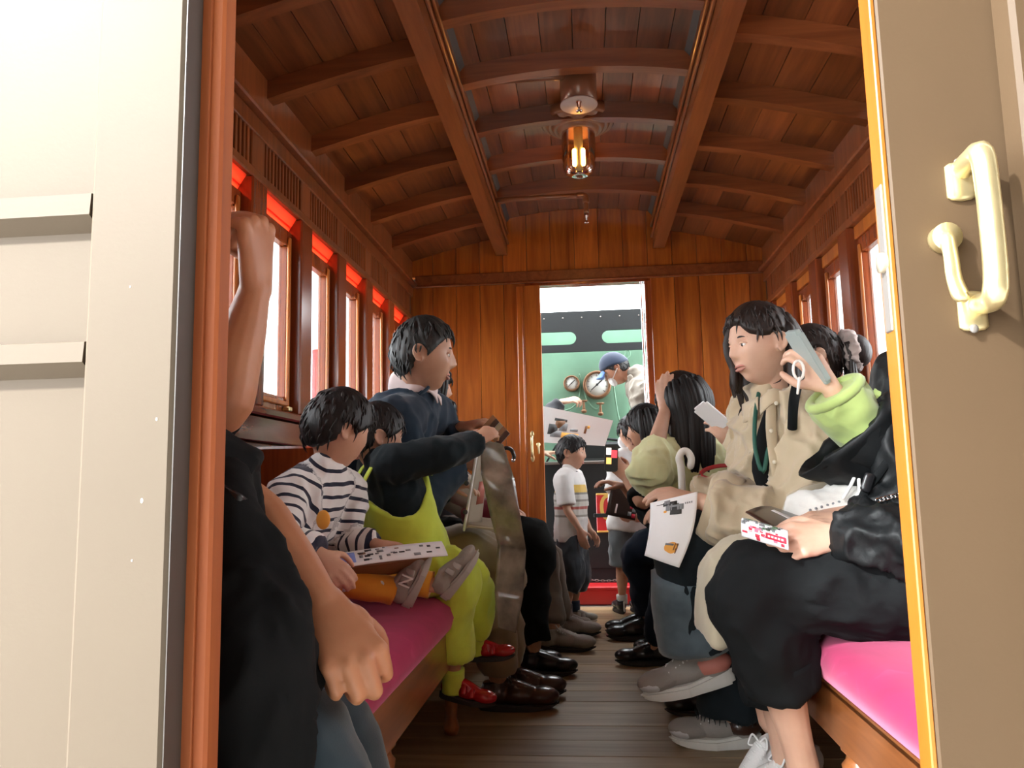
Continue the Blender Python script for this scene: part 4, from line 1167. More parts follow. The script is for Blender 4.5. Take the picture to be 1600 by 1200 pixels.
# ---------------------------------------------------------------- child in lime overalls
def lime_child():
    r = empty('person', (-.55, 2.38, 0), 'seated child in lime overalls over a dark navy top, reaching forward', 'person')
    s = .66
    J = dict(pelvis=at(645, 880, 2.42), chest=at(622, 775, 2.36), neck=at(596, 722, 2.33))
    J['shR'] = at(618, 725, 2.25); J['shL'] = at(585, 735, 2.48)
    J['elR'] = at(690, 708, 2.26); J['wrR'] = at(744, 690, 2.36); J['elL'] = at(650, 800, 2.55); J['wrL'] = at(700, 760, 2.60)
    J['hipR'] = J['pelvis'] + V((.03, -.06, -.01)); J['hipL'] = J['pelvis'] + V((.03, .07, -.01))
    J['knR'] = at(714, 895, 2.36); J['knL'] = at(738, 912, 2.52)
    J['anR'] = at(708, 1070, 2.42); J['anL'] = at(742, 1010, 2.58)
    hd = Head(at(588, 684, 2.36), (.85, .52, -.12), .205, child=.7)
    person_body(r, M['skin_child'], J, hd, s, .0045, [dict(wr=J['wrR'], d=at(775, 668, 2.42) - J['wrR'], back=(0, -1, .5), thumb=(.3, .2, 1), sz=.72, curl=(.55, .6, .5)),
                                                      dict(wr=J['wrL'], d=(1, 0, 0), back=(0, 0, 1), thumb=(0, -1, 0), sz=.68)], keep=.4)
    hd.face(r, M['skin_child'])
    g = G(); hd.cap(g, LINE['bowl'], .055, .012, 9); kid('hair', g.mesh(), M['hair'], r)
    garment(r, 'shirt', M['navy_knit'], [vest_of(J, s * 1.02, 1.0), sleeve(J, 'R', s, 1.15, .97, (.075, .068, .062, .058)), sleeve(J, 'L', s, 1.1, .97)], .007, 4, .007, (11, 11, 9), 6)
    # overalls: bib and back as a wrapped panel, straps, legs
    lat = (J['shR'] - J['shL']).normalized(); spine = (J['neck'] - J['pelvis']).normalized(); fr = lat.cross(spine); fr = fr if fr.x > 0 else -fr
    def bib(u, v):
        a = (u - .5) * math.pi * 2 * .97
        t = v
        sd = abs(math.sin(a)) ** 1.6
        base = J['pelvis'].lerp(J['neck'], t * (.86 - .40 * sd))
        w_ = .150 - .008 * t; d_ = .118 - .006 * t
        return base + lat * (w_ * math.sin(a)) + fr * (d_ * math.cos(a))
    g = G().sheet(bib, 48, 14, .006)
    me = g.mesh(); folds(me, .006, (16, 16, 9), 3); kid('overalls_bib', me, M['lime'], r)
    pe = J['pelvis']
    for sg in (-1, 1):
        top = J['neck'] + lat * (sg * .075) + spine * .005
        b1 = pe.lerp(J['neck'], .75) + fr * .115 + lat * (sg * .06); b2 = pe.lerp(J['neck'], .75) - fr * .112 + lat * (sg * .06)
        g = G().tube([b1, J['neck'].lerp(pe, .1) + fr * .092 + lat * (sg * .07), top + spine * .018, J['neck'].lerp(pe, .1) - fr * .085 + lat * (sg * .07), b2], [(.026, .004)] * 5, lat=lat, n=10)
        kid('strap', g.mesh(), M['lime'], r)
    garment(r, 'overalls', M['lime'], [([pe + spine * .1, pe, pe - spine * .03], [(.125, .098), (.128, .1), (.11, .09)], dict(lat=lat, n=20)), trouser(J, 'R', s * 1.02, 1.1, .74, (.105, .098, .085, .08, .076)), trouser(J, 'L', s * 1.02, 1.1, .78, (.105, .098, .085, .08, .076))], .007, 4, .010, (9, 9, 7), 8)
    for q in 'RL':
        a = J['an' + q]; kn = J['kn' + q]
        d = (a - kn).normalized()
        kid('sock', G().tube([a - d * .05, a - d * .01, a + d * .02], [.034, .034, .034], n=14, cap='flat').mesh(), M['lime'], r)
    for q, toe in (('R', V((1, -.08, -.16))), ('L', V((1, .1, .02)))):
        a = J['an' + q]; t = toe.normalized()
        shoe(r, a - t * .045 - V((0, 0, .045)), t, (.15, 0, 1), .175, M['red_shoe'], M['sole_dark'], strap=M['red_shoe'], sole_t=.016, lab='shiny red child shoe with a strap')
lime_child()

# ---------------------------------------------------------------- child in the striped top
def striped_child():
    r = empty('person', (-.85, 2.02, .46), 'child in a navy and white striped top with orange socks sitting on the bench', 'person')
    s = .62
    J = dict(pelvis=at(432, 905, 2.10), chest=at(468, 815, 2.04), neck=at(508, 738, 2.02))
    J['shR'] = at(452, 775, 1.93); J['shL'] = at(545, 775, 2.14)
    J['elR'] = at(432, 850, 1.82); J['wrR'] = at(497, 866, 1.80); J['elL'] = at(540, 850, 2.12); J['wrL'] = at(590, 850, 2.05)
    J['hipR'] = at(440, 905, 2.02); J['hipL'] = at(445, 900, 2.18)
    J['knR'] = at(525, 902, 2.00); J['knL'] = at(560, 890, 2.2)
    J['anR'] = at(622, 925, 2.06); J['anL'] = at(680, 915, 2.20)
    hd = Head(at(528, 672, 2.03), (.72, .68, -.25), .205, (.22, .1, 1), child=.8)
    person_body(r, M['skin_child'], J, hd, s, .0045, [dict(wr=J['wrR'], d=at(540, 905, 1.80) - J['wrR'], back=(.3, -1, .5), thumb=(.4, .6, .7), sz=.72, curl=(.4, .5, .4)),
                                                      dict(wr=J['wrL'], d=(1, 0, -.1), back=(0, 0, 1), thumb=(0, -1, 0), sz=.66, curl=(.4, .5, .4))], keep=.4)
    hd.face(r, M['skin_child'])
    g = G(); hd.cap(g, LINE['bowl'], .075, .010, 5); kid('hair', g.mesh(), M['hair'], r)
    bones = [(J['neck'], J['pelvis'], 0), (J['shR'], J['elR'], .5), (J['elR'], J['wrR'], .7), (J['shL'], J['elL'], .5), (J['elL'], J['wrL'], .7)]
    garment(r, 'striped_top', M['stripe'], [vest_of(J, s * 1.08, 1.05), sleeve(J, 'R', s * 1.05, 1.12, .98, (.075, .07, .066, .058)), sleeve(J, 'L', s * 1.05, 1.1, .95)], .006, 3, .007, (12, 12, 10), 3, bones)
    kid('badge', G().ell(at(505, 812, 1.90) , (.018, .006, .024), n=14, m=8).mesh(), M['ink_orange'], r)
    garment(r, 'trousers', M['brown_trouser'], [trouser(J, 'R', s, 1.0, .05), trouser(J, 'L', s, 1.0, .1), ([J['pelvis'] + V((0, 0, .06)), J['pelvis']], [(.12, .10), (.12, .10)], dict(lat=(0, 1, 0)))], .008, 4, .006)
    for q in 'RL':
        kn, an = J['kn' + q], J['an' + q]; d = (an - kn).normalized()
        me = G().tube([kn - d * .03, kn + d * .06, an - d * .05, an - d * .012], [.043, .041, .037, .036], n=20, cap='flat').mesh(); folds(me, .003, (20, 20, 20), 2)
        so_ = kid('sock', me, M['orange_sock'], r)
        for k, (t, ang) in enumerate(((.35, -1.3), (.78, -1.1), (.55, -.3), (.2, -2.0))):
            c = kn.lerp(an, t); n_ = V((0, math.sin(ang), math.cos(ang) * .8)).normalized(); n_ = V((0, -abs(n_.y), n_.z))
            kid('sock_motif', G().ell(c + n_ * .039, (.009, .004, .011), n=10, m=6).mesh(), M['white_tee'] if k % 2 else M['ink'], so_)
    for q, tw in (('R', V((.42, -.06, .9))), ('L', V((.60, .1, .8)))):
        a = J['an' + q]; t = tw.normalized(); upv = V((-.85, -.2, .5))
        o = shoe(r, a + V((.035, 0, -.045)), t, upv, .165, M['grey_shoe'], M['grey_strap'], strap=M['grey_strap'], sole_t=.022, W=.066, lab='grey child trainer with two straps')
        if q == 'R':
            f = t; u = (upv - f * upv.dot(f)).normalized(); rr = f.cross(u)
            side_ = rr if rr.y < 0 else -rr
            rot = Matrix((f, u, side_)).transposed().to_4x4()
            text('N', a + V((.035, 0, -.045)) + f * .072 + u * .042 + side_ * .0325, .045, M['sneaker_white'], o, 'letter_emblem', rot, .003)
striped_child()

# ---------------------------------------------------------------- nearest person on the left: raised arm, fist on the knee
def near_left():
    r = empty('person', (-.75, 1.15, 0), 'nearest person on the left, one arm raised, fist on a jeans knee', 'person')
    J = dict(pelvis=V((-.80, 1.05, .55)), chest=V((-.79, 1.06, .85)), neck=V((-.76, 1.07, 1.04)))
    J['shR'] = V((-.76, .93, .97)); J['shL'] = V((-.74, 1.24, .98))
    J['elR'] = at(388, 795, 1.10); J['wrR'] = at(508, 948, 1.03)
    J['elL'] = at(348, 640, 1.17); J['wrL'] = at(400, 446, 1.20)
    J['hipR'] = V((-.74, .98, .54)); J['hipL'] = V((-.74, 1.14, .54))
    J['knR'] = at(462, 1178, 1.00); J['knL'] = at(498, 1150, 1.17)
    J['anR'] = V((-.33, 1.02, .09)); J['anL'] = V((-.30, 1.22, .09))
    hd = Head(V((-.72, 1.08, 1.22)), (.9, .3, 0), .235)
    person_body(r, M['skin_tan'], J, hd, 1., .0036, [
        dict(wr=J['wrR'], d=at(556, 1034, .985) - J['wrR'], back=(.25, -.72, .62), thumb=(.75, .45, -.1), curls=[(1.1, 1.35, .8), (.9, 1.45, .8), (.82, 1.45, .8), (.78, 1.45, .8)], sz=1.06, spread=.03, thumb_in=.9),
        dict(wr=J['wrL'], d=at(399, 322, 1.19) - J['wrL'], back=(.95, -.15, .1), thumb=(.1, 1, .1), curls=[(1.25, .9, .5), (1.3, 1.0, .6), (1.35, 1.05, .6), (1.4, 1.1, .6)], sz=1.14, spread=.012, thumb_in=.9)], thin=1.08, keep=.3)
    hd.face(r, M['skin_tan'])
    g = G(); hd.cap(g, LINE['short'], .05, .014, 2); kid('hair', g.mesh(), M['hair'], r)
    garment(r, 'shirt', M['black_cloth'], [vest_of(J, 1.05, 1.05), sleeve(J, 'R', 1.0, 1.15, .46), ([J['neck'] * .45 + J['shL'] * .55, J['shL'], J['shL'].lerp(J['elL'], .5), J['elL'] + V((.0, 0, .0))], [.085, .085, .07, .062], dict(n=18, cap=('round', 'flat')))], .009, 4, .008, (9, 9, 9), 4)
    garment(r, 'jeans', M['denim'], [trouser(J, 'R', 1.0, 1.02, .9), trouser(J, 'L', 1.0, 1.02, .9)], .009, 4, .006, (8, 8, 6), 7)
    for q in 'RL': shoe(r, V((J['an' + q].x - .08, J['an' + q].y, .0)), (1, 0, 0), (0, 0, 1), .27, M['leather_black'], M['sole_dark'], M['leather_black'])
    # dark jacket hung over the arm and the thigh
    garment(r, 'draped_jacket', M['black_cloth'], [
        ([at(352, 735, 1.06), at(372, 800, 1.0), at(385, 880, .985), at(398, 970, .95), at(405, 1080, .92), at(400, 1260, .90)], [(.022, .03), (.032, .04), (.048, .045), (.062, .05), (.062, .05), (.064, .05)], dict(lat=(1, 0, 0), n=20)),
        ([at(400, 900, .98), at(438, 985, .965), at(474, 1058, .98)], [(.025, .02), (.036, .022), (.022, .018)], dict(lat=(1, -.2, .3), n=14)),
        ([at(340, 740, 1.1), at(350, 820, 1.05), at(352, 960, 1.0)], [.05, .06, .06], dict(n=14))], .006, 3, .009, (13, 13, 8), 11)
    kid('strap', G().tube([at(338, 772, .99), at(365, 790, .965), at(388, 812, .985)], [(.018, .002)] * 3, lat=(0, 0, 1), n=10).mesh(), M['leather_black'], r)
near_left()

# ---------------------------------------------------------------- woman in the beige shirt (right bench)
def beige_woman():
    r = empty('person', (.62, 2.36, 0), 'seated dark-haired woman in a beige shirt and wide jeans, legs crossed', 'person')
    J = dict(pelvis=at(1265, 850, 2.42), chest=at(1222, 725, 2.38), neck=at(1208, 628, 2.36))
    J['shL'] = at(1284, 668, 2.24); J['shR'] = at(1186, 660, 2.52)
    J['elL'] = at(1252, 842, 2.16); J['wrL'] = at(1092, 782, 2.26); J['elR'] = at(1178, 790, 2.56); J['wrR'] = at(1078, 792, 2.44)
    J['hipL'] = at(1262, 868, 2.36); J['hipR'] = at(1262, 868, 2.52)
    J['knL'] = at(1080, 858, 2.34); J['knR'] = at(1130, 905, 2.46)
    J['anL'] = at(1092, 1012, 2.40); J['anR'] = at(1142, 1118, 2.50)
    hd = Head(at(1188, 540, 2.30), (-.93, -.34, -.10), .232, (-.05, 0, 1))
    person_body(r, M['skin_pale'], J, hd, .95, .0042, [
        dict(wr=J['wrL'], d=at(1045, 772, 2.26) - J['wrL'], back=(0, -.45, 1), thumb=(-.2, .6, .3), curl=(.35, .45, .3), sz=.92),
        dict(wr=J['wrR'], d=(-1, -.1, 0), back=(0, 0, 1), thumb=(0, -1, 0), sz=.9)], keep=.35)
    hd.face(r, M['skin_pale'])
    g = G(); hd.cap(g, LINE['swept'], .062, .012, 4, lambda p: .02 * max(0, p[2]))
    hd.locks(g, 11, 2.05, 3.1, 1.25, z0=.2, spread=.035, r=.085, seed=4, back=.05)
    hd.locks(g, 5, .5, 1.2, .3, z0=.34, spread=.0, r=.05, seed=9, side=1, sway=.0)
    # strands hanging in front of the far shoulder
    for i in range(6):
        p = hd.P(.33 if False else -.30, .16 - i * .03, -.05); q = at(1158 + i * 6, 640 + (i % 3) * 12, 2.48 - .02 * i)
        p = hd.P(.33, .14 - i * .03, -.05)
        g.tube([hd.P(.31, .12 - i * .04, .15), p, p.lerp(q, .5) + V((-.01, .02, 0)), q], [.012, .014, .016, .006], n=8, sub=3)
    kid('hair', g.mesh(), M['hair_brown'], r)
    lat = (J['shL'] - J['shR']).normalized()
    nk = J['neck']
    garment(r, 'inner_top', M['black_cloth'], [([nk + V((0, 0, -.05)), J['chest'] + V((-.02, -.02, 0)), J['pelvis'] + V((-.04, 0, .05))], [(.05, .05), (.11, .08), (.13, .1)], dict(lat=lat))], .009, 3, 0)
    tubes = [vest_of(J, 1.0, 1.02, low=V((-.01, 0, -.05)), dep=1.0, wid=.9), sleeve(J, 'L', 1.0, 1.2, .90, (.08, .082, .08, .075)), sleeve(J, 'R', 1.0, 1.1, .92, (.078, .075, .07, .066))]
    garment(r, 'shirt', M['beige'], tubes, .007, 2, .022, (10, 10, 7), 12, sharp=1.9, keep=.9)
    # rolled cuff
    d = (J['wrL'] - J['elL']).normalized(); c = J['elL'].lerp(J['wrL'], .80)
    me = G().tube([c - d * .045, c, c + d * .03], [(.098, .062), (.104, .066), (.094, .058)], lat=(0, 0, 1), n=26, cap='flat').mesh(); folds(me, .006, (14, 14, 8), 3); kid('cuff', me, M['beige'], r)
    # dark opening of the shirt front, placket, buttons, collar, lanyard, bag strap
    f0 = [at(u, v, y) for u, v, y in ((1198, 640, 2.235), (1192, 690, 2.215), (1190, 735, 2.21), (1204, 790, 2.21))]
    kid('front_opening', G().tube(f0, [(.006, .004), (.020, .012), (.028, .012), (.014, .01)], lat=(1, .2, 0), n=10).mesh(), M['black_cloth'], r)
    pl = [at(u, v, y) for u, v, y in ((1206, 610, 2.25), (1205, 670, 2.215), (1212, 730, 2.195), (1222, 795, 2.19))]
    kid('placket', G().tube(pl, [(.012, .004), (.016, .006), (.016, .006), (.014, .005)], lat=(1, .2, 0), n=10).mesh(), M['beige'], r)
    for u, v, y in ((1213, 630, 2.215), (1205, 673, 2.205), (1210, 722, 2.185), (1220, 775, 2.18)):
        kid('button', G().ell(at(u, v, y), (.006, .003, .006), n=10, m=6).mesh(), M['button_pale'], r)
    g = G().sheet(lambda u, v: at(1188 + 62 * u, 612 + 34 * abs(u - .3) - 20 * u + 26 * v * (1 - .3 * u), 2.25 - .03 * math.sin(math.pi * u) - .01 * v + .07 * u * u), 12, 5, .004)
    kid('collar', g.mesh(), M['beige'], r)
    g = G().sheet(lambda u, v: at(1160 + 24 * u, 632 + 30 * v - 12 * u, 2.36 - .10 * u - .015 * v), 6, 4, .004)
    kid('collar', g.mesh(), M['beige'], r)
    kid('lanyard', G().tube([at(u, v, y) for u, v, y in ((1186, 612, 2.3), (1180, 650, 2.24), (1180, 700, 2.205), (1192, 738, 2.19), (1200, 700, 2.205))], [(.006, .003)] * 5, lat=(1, 0, 0), n=8).mesh(), M['green_lanyard'], r)
    kid('bag_strap', G().tube([at(u, v, y) for u, v, y in ((1160, 690, 2.44), (1160, 650, 2.41), (1170, 628, 2.46))], [(.013, .004)] * 3, lat=(1, 0, 0), n=8).mesh(), M['black_cloth'], r)
    kid('bag_strap', G().tube([at(u, v, y) for u, v, y in ((1238, 670, 2.14), (1240, 630, 2.145), (1246, 600, 2.22), (1252, 590, 2.32))], [(.014, .005)] * 4, lat=(1, .2, 0), n=8).mesh(), M['black_cloth'], r)
    garment(r, 'jeans', M['denim_dark'], [trouser(J, 'L', 1., 1., .92, (.115, .105, .098, .10, .105)), trouser(J, 'R', 1., 1., .97, (.11, .10, .10, .095, .10)),
                                          ([J['pelvis'] + V((0, 0, .07)), J['pelvis']], [(.16, .12), (.17, .13)], dict(lat=(0, 1, 0)))], .009, 3, .010, (7, 7, 5), 3)
    kn, an = J['knL'], J['anL']
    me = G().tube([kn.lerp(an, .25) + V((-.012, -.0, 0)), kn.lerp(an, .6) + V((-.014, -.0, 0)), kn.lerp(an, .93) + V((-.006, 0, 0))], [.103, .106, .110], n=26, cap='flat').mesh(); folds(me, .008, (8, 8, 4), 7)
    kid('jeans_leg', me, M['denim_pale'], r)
    for q in 'LR':
        c = J['kn' + q].lerp(J['an' + q], .93 if q == 'L' else .97); g = G(); rn2 = random.Random(5)
        for k in range(40):
            a = 2 * math.pi * k / 40; p = c + V((math.cos(a) * .104, math.sin(a) * .104, .0))
            g.tube([p, p + V((rn2.uniform(-.004, .004), rn2.uniform(-.004, .004), -.014))], [.0018, .0008], n=4, sub=1)
        o = kid('frayed_hem', g.mesh(), M['denim_pale'] if q == 'L' else M['denim_dark'], r); o['kind'] = 'stuff'
    shoe(r, J['anL'] + V((.10, -.01, -.095)), (-.95, .02, -.22), (-.16, 0, 1), .275, M['sneaker_taupe'], M['sole_white'], M['lace_white'], sole_t=.034, panel=M['coral'], toecap=M['silver'], lab='taupe and white trainer with a coral heel and white laces')
    shoe(r, V((J['anR'].x + .085, J['anR'].y, 0)), (-1, .04, 0), (0, 0, 1), .27, M['sneaker_taupe'], M['sole_white'], M['lace_white'], sole_t=.030, panel=M['leather'], toecap=M['silver'], lab='taupe trainer with silver toe and white laces')
beige_woman()

# ---------------------------------------------------------------- woman with tied-up hair, behind
def ponytail_woman():
    r = empty('person', (.85, 2.85, 0), 'woman with brown hair tied in a floral scrunchie, seated behind the beige shirt', 'person')
    J = seated(-1, 2.85, .80, .98)
    J['neck'] = at(1290, 620, 2.83); J['shL'] = V((.74, 2.70, .95)); J['shR'] = V((.74, 3.02, .95)); J['pelvis'] = V((.80, 2.88, .56))
    J['elL'] = at(1235, 755, 2.80); J['wrL'] = at(1152, 702, 2.74); J['elR'] = at(1230, 770, 3.0); J['wrR'] = at(1160, 690, 2.92)
    J['knL'] = V((.35, 2.80, .52)); J['knR'] = V((.36, 2.98, .52)); J['anL'] = V((.40, 2.82, .09)); J['anR'] = V((.40, 2.98, .09))
    hd = Head(at(1272, 560, 2.80), (-.95, .18, -.25), .225, (-.2, 0, 1))
    person_body(r, M['skin_pale'], J, hd, .93, .0055, [
        dict(wr=J['wrL'], d=at(1118, 658, 2.72) - J['wrL'], back=(.35, -1, .1), thumb=(.3, .2, 1), curl=(.45, .6, .4), sz=.95),
        dict(wr=J['wrR'], d=at(1138, 645, 2.86) - J['wrR'], back=(1, .2, 0), thumb=(0, -1, .2), sz=.9)], keep=.35)
    hd.face(r, M['skin_pale'])
    g = G(); hd.cap(g, LINE['swept'], .06, .012, 8)
    g.ell(hd.P(0, -.62, -.08), (.055, .05, .06), (hd.r, hd.f, hd.u))
    hd.locks(g, 4, 2.6, 3.1, .35, z0=-.05, spread=.14, r=.05, seed=3)
    kid('hair', g.mesh(), M['hair_brown'], r)
    g = G()
    for k in range(12):
        a = 2 * math.pi * k / 12; p = hd.P(.19 * math.cos(a), -.54 + .03 * math.sin(a * 2), -.05 + .23 * math.sin(a)); g.ell(p, (.026, .022, .024), n=10, m=8)
    me = g.solid(.006, 2, 1); folds(me, .006, (40, 40, 40), 2); kid('scrunchie', me, M['scrunchie'], r)
    bones = [(J['elL'], J['wrL'], 0), (J['elR'], J['wrR'], 0), (J['neck'], J['pelvis'], .4)]
    garment(r, 'shirt', M['plaid'], [vest_of(J, .95, 1.02), sleeve(J, 'L', .95, 1.05, .95), sleeve(J, 'R', .95, 1.05, .95)], .010, 3, .008, bones=bones)
    garment(r, 'trousers', M['black_cloth'], [trouser(J, 'L', .95, 1., .9), trouser(J, 'R', .95, 1., .9)], .011, 3, .006)
    for q in 'LR': shoe(r, V((J['an' + q].x + .08, J['an' + q].y, 0)), (-1, 0, 0), (0, 0, 1), .24, M['leather_black'], M['sole_dark'])
ponytail_woman()

# ---------------------------------------------------------------- person in green sleeve and black jacket with the phone
def green_sleeve():
    r = empty('person', (.80, 2.08, 0), 'person in a leaf green knit and black jacket raising a phone, face behind the door', 'person')
    J = seated(-1, 2.07, .84, 1.)
    J['pelvis'] = V((.83, 2.09, .56)); J['chest'] = V((.80, 2.08, .84)); J['neck'] = V((.84, 2.06, 1.03))
    J['shL'] = V((.86, 1.92, .96)); J['shR'] = V((.80, 2.22, .96))
    J['elR'] = at(1368, 708, 1.96); J['wrR'] = at(1298, 606, 1.92); J['elL'] = at(1412, 800, 1.86); J['wrL'] = at(1335, 800, 1.90)
    J['hipL'] = V((.78, 2.0, .55)); J['hipR'] = V((.78, 2.16, .55)); J['knL'] = at(1152, 890, 2.06); J['knR'] = at(1160, 880, 2.18)
    J['anL'] = at(1205, 1128, 2.14); J['anR'] = V((.54, 2.26, .09))
    hd = Head(V((.90, 2.04, 1.22)), (-.97, .1, -.1), .228)
    person_body(r, M['skin_pale'], J, hd, .94, .0045, [
        dict(wr=J['wrR'], d=at(1264, 562, 1.92) - J['wrR'], back=(.45, -1, .0), thumb=(-.5, .0, -.7), curl=(.55, .75, .5), sz=.92),
        dict(wr=J['wrL'], d=(-1, .1, -.1), back=(0, 0, 1), thumb=(0, 1, 0), sz=.9)], keep=.35)
    hd.face(r, M['skin_pale'])
    g = G(); hd.cap(g, LINE['fringe'], .06, .012, 8); hd.locks(g, 10, 1.6, 3.1, .5, spread=.05, r=.08, seed=3); kid('hair', g.mesh(), M['hair'], r)
    d = (J['wrR'] - J['elR']).normalized()
    w0 = J['elR'].lerp(J['wrR'], .93)
    perp = V((.72, .1, .68))
    garment(r, 'sweater', M['green_knit'], [([J['neck'], J['chest'] + V((-.05, 0, 0)), J['pelvis'] + V((-.06, 0, .05))], [(.08, .07), (.16, .11), (.16, .12)], dict(lat=(0, 1, 0))),
                                            ([J['elR'] + V((.03, 0, .01)), J['elR'].lerp(J['wrR'], .35), J['elR'].lerp(J['wrR'], .7), w0], [.036, .062, .074, .071], dict(n=22, cap=('round', 'flat')))], .007, 3, .004, (14, 14, 14), 2)
    c0 = w0 - d * .004
    ax1 = d.orthogonal().normalized(); ax2 = d.cross(ax1)
    g = G().tube([c0 + (ax1 * math.cos(a) + ax2 * math.sin(a)) * .064 for a in [2 * math.pi * k / 24 for k in range(25)]], [.0135] * 25, n=10, sub=1)
    kid('rolled_cuff', g.mesh(), M['green_knit'], r)
    # jacket: body hidden by the door, wide sleeve open round the forearm
    rim = J['elR'].lerp(J['wrR'], .42)
    def bell(u, v):
        a = 2 * math.pi * u
        c = (J['shR'] * .4 + J['shL'] * .6).lerp(J['elR'] + V((.02, 0, 0)), min(1, v * 1.35)) if v < .74 else (J['elR'] + V((.02, 0, 0))).lerp(rim, (v - .74) / .26)
        rad = .108 + .01 * math.sin(3 * a) - .012 * v
        if v > .74: rad *= 1 + .1 * (v - .74) / .26
        droop = V((-.055, 0, -.035)) * max(0, (v - .7) / .3) * max(0, math.cos(a - math.pi)) 
        return c + V((math.cos(a) * .7, 0, math.cos(a) * .72)) * rad + V((0, math.sin(a) * rad, 0)) + droop
    g = G().sheet(bell, 36, 22, .006); me = g.mesh(); folds(me, .012, (12, 12, 12), 6); kid('jacket_sleeve', me, M['black_crinkle'], r)
    garment(r, 'jacket', M['black_crinkle'], [([J['neck'], J['chest'] + V((.04, 0, .02)), J['pelvis'] + V((.02, 0, .06))], [(.12, .1), (.20, .13), (.19, .13)], dict(lat=(0, 1, 0))), sleeve(J, 'L', 1., 1.15, .9),
                                              ([J['shL'] + V((-.02, 0, 0)), at(1405, 668, 1.9), at(1388, 720, 1.87), at(1395, 778, 1.87)], [.085, .06, .04, .02], dict(n=14))], .009, 3, .012, (11, 11, 9), 3)
    # beige skirt falling over the knee
    garment(r, 'skirt', M['cream'], [([J['hipL'].lerp(J['hipR'], .5), J['hipL'].lerp(J['knL'], .6) + V((0, .04, 0)), J['knL'] + V((.0, .03, .0)), at(1122, 930, 2.10), at(1114, 985, 2.12)],
                                      [(.15, .11), (.13, .085), (.11, .075), (.10, .045), (.11, .035)], dict(lat=(0, 1, 0), n=24, cap=('round', 'flat')))], .008, 3, .009, (7, 7, 4), 5)
    for q, m in (('L', M['sneaker_white']), ('R', M['sneaker_white'])):
        a = J['an' + q]
        shoe(r, a + V((.06, -.01, -.085)), (-.62, -.35, -.30 if q == 'L' else 0), (-.2, 0, 1), .235, m, M['sole_white'], M['lace_white'], lab='white lace-up trainer')
green_sleeve()

# ---------------------------------------------------------------- nearest person on the right: black cropped trousers
def near_right():
    r = empty('person', (.88, 1.78, 0), 'nearest person on the right, black sleeves and cropped black trousers, holding a brochure', 'person')
    J = seated(-1, 1.76, .90, 1.)
    J['pelvis'] = V((.90, 1.79, .57)); J['chest'] = V((.92, 1.77, .85)); J['neck'] = V((.93, 1.76, 1.04))
    J['shL'] = V((.92, 1.60, .96)); J['shR'] = V((.90, 1.93, .96))
    J['elL'] = at(1475, 850, 1.60); J['wrL'] = at(1308, 838, 1.68); J['elR'] = at(1450, 838, 1.86); J['wrR'] = at(1328, 812, 1.84)
    J['hipL'] = V((.84, 1.70, .57)); J['hipR'] = V((.84, 1.88, .57))
    J['knL'] = at(1182, 915, 1.74); J['knR'] = at(1188, 925, 1.92)
    J['anL'] = at(1262, 1225, 1.80); J['anR'] = at(1232, 1200, 2.0)
    hd = Head(V((.93, 1.76, 1.23)), (-1, .0, -.25), .232)
    person_body(r, M['skin_pale'], J, hd, 1., .0038, [
        dict(wr=J['wrL'], d=at(1225, 846, 1.66) - J['wrL'], back=(.1, -1, .55), thumb=(-.2, .7, 1), curls=[(.5, .7, .4), (.6, .8, .5), (.7, .85, .5), (.75, .9, .5)], sz=.98, thumb_in=.5),
        dict(wr=J['wrR'], d=at(1258, 812, 1.82) - J['wrR'], back=(0, -.3, 1), thumb=(-.2, -1, .2), curl=(.4, .5, .4), sz=.95)], keep=.35)
    hd.face(r, M['skin_pale'])
    g = G(); hd.cap(g, LINE['fringe'], .06, .012, 1); kid('hair', g.mesh(), M['hair'], r)
    garment(r, 'jacket', M['black_crinkle'], [vest_of(J, 1., 1.05), sleeve(J, 'L', 1., 1.1, .99, (.08, .075, .066, .05)), sleeve(J, 'R', 1., 1.08, .97)], .0075, 2, .012, (16, 16, 16), 3)
    garment(r, 'trousers', M['black_cloth'], [trouser(J, 'L', 1., 1.03, .52, (.11, .10, .088, .083, .078)), trouser(J, 'R', 1., 1.03, .60, (.11, .10, .085, .078, .07)), ([J['pelvis'] + V((0, 0, .06)), J['pelvis']], [(.17, .13), (.17, .13)], dict(lat=(0, 1, 0)))], .008, 3, .011, (10, 10, 7), 9)
    for q in 'LR':
        c = J['kn' + q].lerp(J['an' + q], .50 if q == 'L' else .58); d = (J['an' + q] - J['kn' + q]).normalized()
        kid('hem_band', G().tube([c - d * .055, c + d * .005], [.080 if q == 'L' else .0725] * 2, n=26, cap='flat').mesh(), M['black_cloth'], r)
        shoe(r, J['an' + q] + V((.07, 0, -.075)), (-1, -.1, -.05), (0, 0, 1), .25, M['sneaker_white'], M['sole_white'], M['lace_white'])
near_right()

